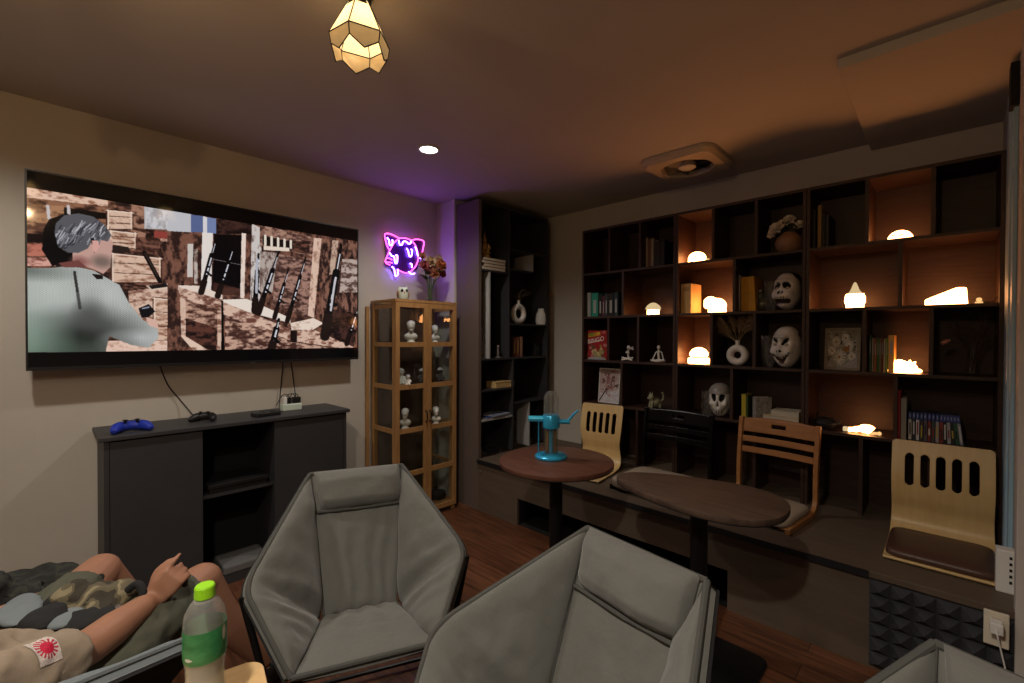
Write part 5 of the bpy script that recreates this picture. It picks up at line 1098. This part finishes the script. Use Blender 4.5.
# ------------------------------------------------------------------ floor chairs on the bench
def ply_chair(loc, rz, W_, Hh, D, label, cushion, waist=.10):
    t = thing('legless_chair', label, 'floor chair', loc, rz, 'bent plywood legless chairs')
    prof = smoothpts([Vector((0, a, b)) for a, b in ((-D, .012), (-D*.6, .010), (-.14, .010), (-.045, .020), (.008, .062), (.020, .13), (.004, .21), (.008, .31), (.05, Hh))], k=10)
    L_ = [0]
    for a, b in zip(prof, prof[1:]): L_.append(L_[-1]+(b-a).length)
    tot = L_[-1]; nu, nv = 150, 240
    def P(s):
        d = s*tot
        for i in range(len(L_)-1):
            if d <= L_[i+1]+1e-9: return prof[i].lerp(prof[i+1], (d-L_[i])/max(L_[i+1]-L_[i], 1e-9))
        return prof[-1]
    b = MB(); w = nu+1
    for j in range(nv+1):
        s = j/nv; p = P(s); zz = p.z
        for i in range(nu+1):
            x = (i/nu-.5)*W_; k = 1.0
            if zz > .05: k = 1-waist*exp(-((zz-.16)/.09)**2)          # waisted back
            b.v.append(Vector((x*k, p.y, p.z)))
    sw, s0, s1 = .0165*W_/.36, Hh*.54, Hh*.87
    for j in range(nv):
        for i in range(nu):
            x = ((i+.5)/nu-.5)*W_; z = P((j+.5)/nv).z; hole = False
            y_ = P((j+.5)/nv).y
            if z > .1:
                for c_ in range(5):
                    xc = (c_-2)*.0560*W_/.36; zc = min(max(z, s0+sw), s1-sw); hole |= hypot_(x-xc, z-zc) < sw
                # rounded top corners
                dx, dz = abs(x)-(W_/2-.02), z-(Hh-.02)
                if dx > 0 and dz > 0 and hypot_(dx, dz) > .02: hole = True
            if not hole: b.f.append((j*w+i, j*w+i+1, (j+1)*w+i+1, (j+1)*w+i))
    o = ob('shell', b, M_ply, t, smooth=True, fix=False, angle=60); sm = o.modifiers.new('solid', 'SOLIDIFY'); sm.thickness = .011; sm.offset = 0
    if cushion:
        cs = MB(); n_ = 14; hx, y0, y1 = W_*.487, -D+.008, -.03
        pts = [(x*hx*2, (y0+y1)/2+y*(y1-y0)) for x, y in [(a/2, b_/2) for a, b_ in sup(1, 1, 10, 72)]]
        rings = [(.97, .017), (1, .024), (1, .034), (.975, .045), (.91, .051), (.5, .054), (0.02, .054)]
        vs = [(px*k, (y0+y1)/2+(py-(y0+y1)/2)*k, z) for k, z in rings for px, py in pts]; m_ = len(pts)
        cs.add(vs, [tuple(range(m_-1, -1, -1))]+[(i*m_+j, i*m_+(j+1) % m_, (i+1)*m_+(j+1) % m_, (i+1)*m_+j) for i in range(len(rings)-1) for j in range(m_)])
        ob('seat_cushion', cs, M_leather, t, smooth=True, angle=60, label='brown leatherette seat cushion')
    return t
def hypot_(a, b): return sqrt(a*a+b*b)
ply_chair((-.018, 3.035, ZB), radians(0), .37, .475, .395, 'blond plywood legless chair with slotted back and brown cushion on the bench', True, .015)
ply_chair((-1.93, 2.99, ZB), radians(9), .34, .475, .40, 'blond plywood legless chair with slotted back behind the round table', False)

def rail_chair(loc, rz, W_, Hh, D, wood, label, cush, ch_=0):
    t = thing('legless_chair', label, 'floor chair', loc, rz, 'wooden rail-back legless chairs')
    for s in (-1, 1):
        x = s*(W_/2-.014)
        pts = [(x, -D, .016), (x, -D*.5, .016), (x, -.07, .018), (x, -.02, .04), (x, .004, .085), (x, .004, .16), (x, .012, .30), (x, .04, Hh)]
        pp_ = smoothpts(pts, k=6); b = MB()
        for i, q in enumerate(pp_):
            tg = (pp_[min(i+1, len(pp_)-1)]-pp_[max(i-1, 0)]).normalized(); nn = Vector((1, 0, 0)).cross(tg)
            b.v += [q+Vector((a*.012, 0, 0))+nn*c_*.015 for a, c_ in ((-1, -1), (1, -1), (1, 1), (-1, 1))]
        k = len(pp_); b.f = [(3, 2, 1, 0), tuple((k-1)*4+j for j in range(4))]+[(i*4+j, i*4+(j+1) % 4, (i+1)*4+(j+1) % 4, (i+1)*4+j) for i in range(k-1) for j in range(4)]
        ob('side_frame', b, wood, t, bevel=.003)
    def rail(name, z0, z1, hole=False):
        y = lambda z: .004+.04*max(0, (z-.16)/(Hh-.16))**1.6; xw = W_/2-.026; b = MB(); nu, nv = 60, 14
        for q in range(nv+1):
            for i in range(nu+1):
                x = (i/nu*2-1)*xw; z = z0+(z1-z0)*q/nv+(.012*(1-(x/xw)**2) if (hole and q == nv) else 0)
                b.v.append(Vector((x, y(z)+.018*(1-(x/xw)**2), z)))
        for q in range(nv):
            for i in range(nu):
                x = ((i+.5)/nu*2-1)*xw; z = z0+(z1-z0)*(q+.5)/nv
                if hole and hypot_(max(0, abs(x)-.028), z-(z0+z1)/2-.006) < .013: continue
                b.f.append((q*(nu+1)+i, q*(nu+1)+i+1, (q+1)*(nu+1)+i+1, (q+1)*(nu+1)+i))
        o = ob(name, b, wood, t, smooth=True, fix=False, angle=60); sm = o.modifiers.new('solid', 'SOLIDIFY'); sm.thickness = .016; sm.offset = 0
    rail('top_rail', Hh-.090, Hh-.008, True); rail('slat', Hh-.150, Hh-.115); rail('slat', Hh-.215, Hh-.180)
    ob('seat_board', MB().box(-W_/2+.027, -D+.03, .010, W_/2-.027, -.06, .022), wood, t, bevel=.002)
    cs = MB(); hx, y0, y1 = W_*(.46 if ch_ < .02 else .485), -D+cush, -.03; m_ = 48
    pts = [(a*hx, (y0+y1)/2+b_*(y1-y0)/2) for a, b_ in sup(1, 1, 8, m_)]
    rings = [(.97, .024), (1, .036), (1, .042+ch_), (.975, .050+ch_), (.90, .057+ch_), (.6, .062+ch_), (.02, .064+ch_)]
    vs = [(px*k, (y0+y1)/2+(py-(y0+y1)/2)*k, z) for k, z in rings for px, py in pts]
    cs.add(vs, [tuple(range(m_-1, -1, -1))]+[(i*m_+j, i*m_+(j+1) % m_, (i+1)*m_+(j+1) % m_, (i+1)*m_+j) for i in range(len(rings)-1) for j in range(m_)])
    ob('seat_cushion', cs, M_beige, t, smooth=True, angle=60, label='beige fabric seat cushion'); return t
rail_chair((-.735, 3.03, ZB), radians(-7), .45, .50, .40, M_oak, 'honey coloured wooden legless chair with a handle slot behind the oval table', .0, .012)
rail_chair((-1.345, 3.02, ZB), radians(-1), .50, .49, .43, M_blackwood, 'black wooden legless chair with beige cushion between two wooden ones', -.03, .026)

# ------------------------------------------------------------------ white box and socket at the bench end
t = thing('wall_box', 'white plastic vent-sided box at the right end of the bench', 'box', (0, 0, 0))
ob('body', MB().box(.146, 2.615, ZB, .199, 2.67, .588), M_white, t, bevel=.004)
for k in range(5): ob('vent_slot', MB().box(.182, 2.6135, .46+.024*k, .190, 2.616, .471+.024*k), M_dark, t)
t = thing('socket', 'cream wall socket plate on the foam panel at right', 'socket', (0, 0, 0))
q0, q1 = at(983.5, 607, y=YF-.04), at(1009, 640, y=YF-.04)
zc = .40; sx0, sx1 = q0.x, q1.x; sz1 = q0.z; sz0 = sz1-.125
ob('plate', MB().box(sx0, YF-.056, sz0, sx1, YF-.043, sz1), M_cream, t, bevel=.003)
ob('outlet', MB().box((sx0+sx1)/2-.012, YF-.0575, sz0+.075, (sx0+sx1)/2+.012, YF-.0555, sz0+.105).box((sx0+sx1)/2-.012, YF-.0575, sz0+.025, (sx0+sx1)/2+.012, YF-.0555, sz0+.05), mat('socket_face', (.45, .40, .32), .5), t)
t = thing('charger', 'white charger plugged into the cream socket with its lead hanging down', 'charger', ((sx0+sx1)/2, YF-.056, sz0+.08))
ob('adapter', MB().box(-.018, -.045, -.018, .016, 0, .022), M_white, t, bevel=.004)
ob('lead', MB().tube(smoothpts([(-.001, -.045, 0), (-.001, -.062, -.01), (.008, -.055, -.06), (.022, -.05, -.14), (.035, -.06, -.26), (.04, -.07, sz0*-1-.06)]), .0025, 8), M_white, t, smooth=True)

# ------------------------------------------------------------------ side table and water bottle
pb = at(205, 630, d=.80); zcap = at(203, 583, d=.80).z; HB = .232; zt = zcap-HB
c0, c1, c2 = at(258, 660, z=zt), at(222, 673, z=zt), at(292, 684, z=zt)
e1, e2 = (c1-c0).normalized(), (c2-c0).normalized()
e1.z = e2.z = 0; e1.normalize(); e2 = Vector((-e1.y, e1.x, 0)) if Vector((-e1.y, e1.x, 0)).dot(e2) > 0 else Vector((e1.y, -e1.x, 0))
ang = atan2(e1.y, e1.x); wt = .42
ctr = c0+(e1+e2)*(wt/2-.008)
t = thing('side_table', 'small square pale wood side table with rounded corners under the water bottle', 'table', (ctr.x, ctr.y, 0), ang)
ob('tabletop', MB().prism(rrect(wt, wt, .035, 8), zt-.022, zt), M_beech, t, bevel=.004, smooth=True)
for sx in (-1, 1):
    for sy in (-1, 1): ob('leg', MB().cyl((sx*.19, sy*.19, 0), (sx*.15, sy*.15, zt-.02), .014, .019, 14), M_beech, t, smooth=True)
ob('apron', MB().box(-.15, -.15, zt-.07, .15, -.135, zt-.022).box(-.15, .135, zt-.07, .15, .15, zt-.022).box(-.15, -.135, zt-.07, -.135, .135, zt-.022).box(.135, -.135, zt-.07, .15, .135, zt-.022), M_beech, t)
t = thing('water_bottle', 'clear plastic water bottle with lime green cap and green label', 'bottle', (pb.x, pb.y, zt+.001), radians(200))
prof = [(0, 0), (.026, 0), (.031, .006), (.032, .03), (.0305, .05), (.029, .075), (.0305, .092), (.0325, .108), (.0325, .165), (.0305, .181), (.023, .197), (.0145, .207), (.0125, .210), (.0125, .216)]
ob('shell', MB().lathe(prof, 40), thin_glass('bottle_plastic', (.97, .98, .97), .06, milk=.15), t, smooth=True, angle=80, fix=False)
wprof = [(0, .004)]+[(max(r-.0018, 0), max(z, .004)) for r, z in prof[1:7]]+[(.0300, .108), (0, .108)]
ob('water', MB().lathe(wprof, 40), mat('cloudy_water', (.55, .54, .50), .2, trans=.5, ior=1.33), t, smooth=True, angle=60)
lb = MB().lathe([(.0320, .104), (.0332, .110), (.0333, .125), (.0333, .160)], 48)
lb.f = [f for f in lb.f if len(f) == 4]
lbo = ob('label_sleeve', lb, mat('label_green', (.012, .15, .05), .35, col2=(.05, .26, .10), scale=14, stretch=(1, 1, 3)), t, smooth=True, fix=False)
mk = MB()
AB = atan2(-pb.y, -pb.x)-radians(200)              # towards the room side of the bottle
for a0, a1, z0, z1 in ((AB+.85, AB+1.15, .132, .160), (AB-1.0, AB-.55, .113, .119)):
    mk = MB().grid(lambda s, q: Vector((.0337*cos(a0+(a1-a0)*s), .0337*sin(a0+(a1-a0)*s), z0+(z1-z0)*(.5+(q-.5)*sin(pi*(.15+.85*s))))) , 10, 4)
    ob('label_mark', mk, mat('label_white', (.55, .62, .55), .5), lbo, smooth=True, fix=False)
cap = MB(); n_ = 60
for z, r in ((.208, .0152), (.209, .0158), (.226, .0152), (.2285, .0138), (.2285, 0)):
    for j in range(n_): rr = r*(1+(.025 if (j % 2 and .0139 < r) else 0)); cap.v.append(Vector((rr*cos(2*pi*j/n_), rr*sin(2*pi*j/n_), z)))
cap.f = [(i*n_+j, i*n_+(j+1) % n_, (i+1)*n_+(j+1) % n_, (i+1)*n_+j) for i in range(4) for j in range(n_)]
ob('cap', cap, mat('lime_cap', (.27, .62, .015), .4), t, smooth=True, angle=30); ob('neck_ring', MB().lathe([(.0125, .202), (.0165, .2025), (.0165, .2055), (.0125, .206)], 32), thin_glass('bottle_plastic'), t, smooth=True)

# ------------------------------------------------------------------ the seated person
V = Vector
KR, KL = V((-1.885, .385, .555)), V((-2.15, .135, .585)); HR, HL = V((-1.60, .03, .475)), V((-1.74, -.12, .475))
AR, AL = V((-1.98, .62, .11)), V((-2.36, .42, .11)); pel = V((-1.67, -.06, .48)); chest = V((-1.53, -.27, .67)); neck = V((-1.46, -.39, .81))
SR, SL = V((-1.375, -.19, .70)), V((-1.62, -.50, .74)); ER = at(90, 646, d=1.17); WR_ = at(151, 601, d=1.37)
head = V((-1.44, -.40, .98)); fdir = V((-.8, .6, 0))
t = thing('person', 'person reclining in beige shirt and olive shorts, hand raised, sun patch on sleeve', 'person', (pel.x, pel.y, 0))
O = V((pel.x, pel.y, 0)); loc = lambda p: p-O
b = MB()
def limb(pts, rs, n=16): b.tube([loc(p) for p in smoothpts(pts, k=5)], list(np.interp(np.linspace(0, 1, (len(pts)-1)*5+1), np.linspace(0, 1, len(rs)), rs)), n)
limb([pel, (pel+chest)/2+fdir*.02, chest, neck-V((0, 0, .04))], [.135, .13, .14, .08]); b.ball(loc(pel), .17, .15, .12)
limb([neck-V((0, 0, .06)), neck+V((0, 0, .04)), head], [.062, .055, .05]); b.ball(loc(head+fdir*.0), .078, .078, .11).ball(loc(head-fdir*.02+V((0, 0, .03))), .082, .082, .085).ball(loc(head+fdir*.085+V((0, 0, -.015))), .018, .018, .025).ball(loc(head+fdir*.04+V((0, 0, -.075))), .045, .045, .035)
for s in (-1, 1): b.ball(loc(head+V((.6, .8, 0))*s*.082+V((0, 0, -.01))), .014, .02, .03)
for H_, K_, A_ in ((HR, KR, AR), (HL, KL, AL)):
    limb([H_, (H_+K_)/2+V((0, 0, .012)), K_], [.095, .082, .062]); limb([K_, (K_*.55+A_*.45)+V((.02, -.02, 0)), A_], [.060, .056, .036]); b.ball(loc(K_), .060, .062, .060)
    ft = A_+V((-.06, .13, -.075)); limb([A_+V((0, -.02, -.05)), (A_+ft)/2+V((0, 0, -.03)), ft], [.042, .045, .032])
limb([SR, (SR+ER)/2+V((.01, .0, -.01)), ER], [.062, .052, .046]); limb([ER, ER.lerp(WR_, .35), WR_], [.047, .046, .029]); b.ball(loc(ER), .047)
ELf = V((-1.90, -.27, .60)); limb([SL, (SL+ELf)/2, ELf], [.062, .052, .044]); WL_ = V((-1.99, -.06, .60)); limb([ELf, ELf.lerp(WL_, .35), WL_], [.044, .042, .028]); limb([SR, chest+V((0, 0, .06)), SL], [.066, .09, .066])
def hand(W_, u, nrm, side, curl, scale=1.0):
    """palm and five bent fingers: u towards the knuckles, nrm out of the back of the hand, side towards the thumb"""
    u, nrm = u.normalized(), nrm.normalized(); side = side.normalized(); k = scale
    P = lambda a, c, n_: W_+u*a*k+side*c*k+nrm*n_*k
    for c_ in (-.030, -.010, .010, .030): b.tube([loc(P(-.01, c_*.6, 0)), loc(P(.045, c_*.95, .004)), loc(P(.088, c_, .002))], [.018*k, .0165*k, .0125*k], 10)
    for i, (c_, L_) in enumerate(((.033, .062), (.011, .082), (-.011, .076), (-.032, .060))):
        th = 0; p = P(.086, c_, 0); pts = [p]; cv = curl[i]
        for s_, seg in enumerate((.45, .32, .23)):
            th += cv[s_]; p = p+(u*cos(th)-nrm*sin(th)+side*(.06*(1.5-i)))*L_*seg*k; pts.append(p)
        b.tube([loc(q) for q in smoothpts(pts, k=3)], list(np.linspace(.0098*k, .0072*k, 10)), 10); b.ball(loc(pts[-1]), .0074*k).ball(loc(pts[0]), .0105*k)
    tp = [P(.018, .026, -.006), P(.052, .050, -.014), P(.082, .052, -.018), P(.108, .047, -.022)]
    b.tube([loc(q) for q in smoothpts(tp, k=3)], list(np.linspace(.0165*k, .0085*k, 10)), 10); b.ball(loc(tp[-1]), .0088*k)
KN = at(176, 574, d=1.40); uR = (KN-WR_)
nR = V((.80, .05, .55)); nR = (nR-uR.normalized()*nR.dot(uR.normalized())).normalized(); sR = nR.cross(uR.normalized())
sR = sR if sR.dot(RT) < 0 else -sR
hand(WR_+uR.normalized()*.012, uR, nR, sR, ((.30, .55, .45), (.95, 1.0, .6), (1.0, 1.0, .7), (1.1, 1.0, .7)), .88)
uL = V((-.3, .9, .1)); nL = V((-.2, -.1, 1)); nL = (nL-uL.normalized()*nL.dot(uL.normalized())).normalized(); sL = -nL.cross(uL.normalized()); sL = sL if sL.dot(V((.8, .3, 0))) > 0 else -sL
hand(WL_, uL, nL, sL, ((.5, .5, .4),)*4)
ob('body', fuse('body', b, .0055, 5), M_skin, t)
def cloth(name, mbs, m, vox=.008, sm=4, wr_=.006, f=14, **kw):
    me = fuse(name, mbs, vox, sm)
    for v in me.vertices: v.co += v.normal*wr_*noise.noise(v.co*f)+v.normal*wr_*.5*noise.noise(v.co*f*2.3)
    return ob(name, me, m, t, **kw)
b = MB(); M_shirt = mat('beige_cotton', (.30, .24, .175), .9, var=.1, bump=.1, bscale=180)
limb([pel+V((0, 0, .03)), (pel+chest)/2+fdir*.02, chest, neck-V((0, 0, .05))], [.152, .15, .155, .085]); limb([SR, chest+V((0, 0, .06)), SL], [.092, .122, .092])
limb([SR, (SR+ER)/2+V((.008, 0, -.004)), ER.lerp(SR, .14)], [.092, .072, .064]); limb([SL, (SL+ELf)/2, ELf.lerp(SL, .25)], [.082, .068, .062]); cloth('shirt', b, M_shirt, wr_=.012)
b = MB(); limb([HR, (HR+KR)/2+V((0, 0, .012)), HR.lerp(KR, .86)], [.108, .096, .084]); cloth('shorts_leg', b, mat('olive_shorts', (.085, .088, .062), .9, var=.15, bump=.15, bscale=60), wr_=.012)
b = MB(); limb([HL, (HL+KL)/2+V((0, 0, .012)), HL.lerp(KL, .80)], [.108, .096, .084]); cloth('shorts_leg', b, mat('olive_shorts', None), wr_=.012)
b = MB(); b.ball(loc(pel+V((0, 0, -.02))), .185, .17, .10); cloth('shorts_seat', b, mat('olive_shorts', None))
b = MB(); b.ball(loc(head-fdir*.028+V((0, 0, .045))), .088, .088, .085, 24, 14); cloth('hair', b, mat('black_hair', (.010, .008, .007), .6, bump=.8, bscale=300), wr_=.01, f=40)
for s in (-1, 1): ob('eye', MB().ball(loc(head+fdir*.071+V((.6, .8, 0))*s*.032+V((0, 0, .012))), .010, .010, .007), M_black, t, smooth=True)
ob('mouth', MB().ball(loc(head+fdir*.080+V((0, 0, -.058))), .014, .016, .004), mat('lips', (.24, .08, .06), .5), t, smooth=True)
for A_ in (AR, AL):
    b = MB(); ft = A_+V((-.07, .15, -.08)); limb([A_+V((0, -.03, -.055)), (A_+ft)/2+V((0, 0, -.03)), ft], [.048, .05, .042]); cloth('shoe', b, M_black, wr_=.0)
# rising sun patch on the sleeve: built flat on the cloth facing out
pc_ = at(46, 648, d=1.035); nrm = (EYE-pc_).normalized(); nrm = (nrm+V((0, .15, .25))).normalized()
ux = (at(60, 650, d=1.035)-at(32, 645, d=1.035)).normalized(); ux = (ux-nrm*ux.dot(nrm)).normalized(); uy = nrm.cross(ux)
c = Canvas(96, 80, (196, 186, 180)); cx_, cy_ = .46, .52
for k in range(16):
    a = 2*pi*k/16+.1; c.poly([(cx_, cy_), (cx_+.40*cos(a-.10), cy_+.46*sin(a-.10)), (cx_+.40*cos(a+.10), cy_+.46*sin(a+.10))], (176, 26, 58))
c.ell((cx_, cy_), .23, .27, (190, 24, 60)); c.grain(.12, 3, 3)
pw_, ph_ = .066, .054; pc2 = pc_
PATCH = (c, pw_, ph_, ux, uy, nrm)
# place the patch on the sleeve surface by casting a ray from outside on to the shirt
sh = [o for o in bpy.data.objects if o.name.startswith('shirt')][0]; bpy.context.view_layer.update()
okr, hit, hn, _ = sh.ray_cast(loc(EYE), (at(47, 649, d=1)-EYE).normalized())
if okr:
    nrm = hn.normalized(); ux = RT-nrm*RT.dot(nrm); ux.normalize(); uy = nrm.cross(ux); dn_ = -uy if uy.dot(DN) < 0 else uy
    me = c.mesh('sleeve_patch', (0, 0, 0), (pw_, 0, 0), (0, 0, 0)) if False else c.mesh('sleeve_patch', hit-ux*pw_/2-dn_*ph_/2+nrm*.02, ux*pw_, dn_*ph_)
    for v in me.vertices:                                        # drape every point on to the cloth
        k_, h2, n2, _ = sh.ray_cast(v.co+nrm*.03, -nrm)
        if k_: v.co = h2+nrm*.0022
    ob('sleeve_patch', me, colattr_mat('print'), t, label='white patch with red rising sun')

# things on the lap
def heap(name, label, cat, pts, m, vox=.007, wr_=.010, f=16, grp=None, extra=None):
    o = thing(name, label, cat, (pts[0][0][0], pts[0][0][1], pts[0][0][2])); q0_ = V(pts[0][0]); b_ = MB()
    for p, rx, ry, rz_ in pts: b_.ball(V(p)-q0_, rx, ry, rz_)
    me = fuse(name, b_, vox, 5)
    for v in me.vertices: v.co += v.normal*(wr_*noise.noise(v.co*f)+wr_*.6*noise.noise(v.co*f*2.2))
    ob('fabric', me, m, o); return o
def camo(name, cols, sc):
    m = bpy.data.materials.new(name); m.use_nodes = True; N = m.node_tree.nodes; L = m.node_tree.links; bs = N['Principled BSDF']; bs.inputs['Roughness'].default_value = .9
    tc = N.new('ShaderNodeTexCoord'); nz = N.new('ShaderNodeTexNoise'); nz.inputs['Scale'].default_value = sc; nz.inputs['Detail'].default_value = 2.5; nz.inputs['Distortion'].default_value = .6
    rp = N.new('ShaderNodeValToRGB'); rp.color_ramp.interpolation = 'CONSTANT'; L.new(tc.outputs['Object'], nz.inputs['Vector']); L.new(nz.outputs['Fac'], rp.inputs[0])
    el = rp.color_ramp.elements; el[0].color = (*cols[0], 1); el[0].position = 0; el[1].color = (*cols[1], 1); el[1].position = .45
    for k, cc in enumerate(cols[2:]): e_ = el.new(.52+.09*k); e_.color = (*cc, 1)
    L.new(rp.outputs[0], bs.inputs['Base Color']); return m
m_camo = camo('tan_camouflage', [(.035, .028, .018), (.10, .085, .05), (.22, .185, .11), (.12, .10, .06)], 13)
m_camo2 = camo('dark_camouflage', [(.005, .006, .005), (.011, .013, .010), (.020, .023, .016), (.008, .008, .008)], 16)
ctr_ = lambda u, v, d: tuple(at(u, v, d=d))
bag = heap('camouflage_bag', 'tan camouflage bag lying on the person lap beside the raised hand', 'bag', [(ctr_(96, 601, 1.36), .075, .055, .052), (ctr_(75, 598, 1.36), .05, .05, .044), (ctr_(118, 598, 1.38), .05, .05, .050), (ctr_(104, 612, 1.33), .06, .05, .04)], m_camo, wr_=.014)
b = MB(); q0_ = bag.location
b.tube(smoothpts([V(ctr_(128, 590, 1.36))-q0_, V(ctr_(138, 584, 1.36))-q0_, V(ctr_(143, 596, 1.35))-q0_, V(ctr_(132, 612, 1.33))-q0_]), .011, 10); ob('strap', b, M_fabd, bag, smooth=True)
ob('zip_end', MB().box(-.012, -.006, -.012, .012, .006, .012, Matrix.Translation(V(ctr_(118, 611, 1.285))-q0_)), M_chrome, bag)
b = MB(); b.ball(V(ctr_(55, 605, 1.34))-q0_, .034, .03, .03); ob('flap', fuse('flap', b, .006, 3), M_fabd, bag)
heap('dark_jacket', 'dark camouflage jacket draped over the far thigh of the seated person', 'jacket', [(ctr_(40, 583, 1.50), .12, .10, .035), (ctr_(10, 590, 1.45), .10, .08, .04), (ctr_(80, 580, 1.52), .08, .07, .035), (ctr_(-25, 592, 1.38), .10, .08, .05)], m_camo2, wr_=.016)
heap('pale_cloth', 'pale blue grey folded cloth with black underside on the person lap', 'cloth', [(ctr_(20, 610, 1.30), .10, .05, .016), (ctr_(66, 618, 1.27), .055, .045, .014)], M_fabl, wr_=.006)
heap('black_cloth', 'black cloth bunched between the sleeve and camouflage bag', 'cloth', [(ctr_(80, 622, 1.27), .055, .05, .028), (ctr_(45, 618, 1.26), .06, .05, .022), (ctr_(105, 620, 1.28), .04, .04, .03)], M_fabd, wr_=.01)
hb = at(170, 590, d=1.46); o = thing('handheld_device', 'black handheld device held in the raised hand of the person', 'device', tuple(hb), radians(50))
ob('case', MB().box(-.05, -.012, -.03, .05, .012, .03), M_black, o, bevel=.005); ob('screen', MB().box(-.04, -.013, -.022, .04, -.0118, .022), M_dark, o)
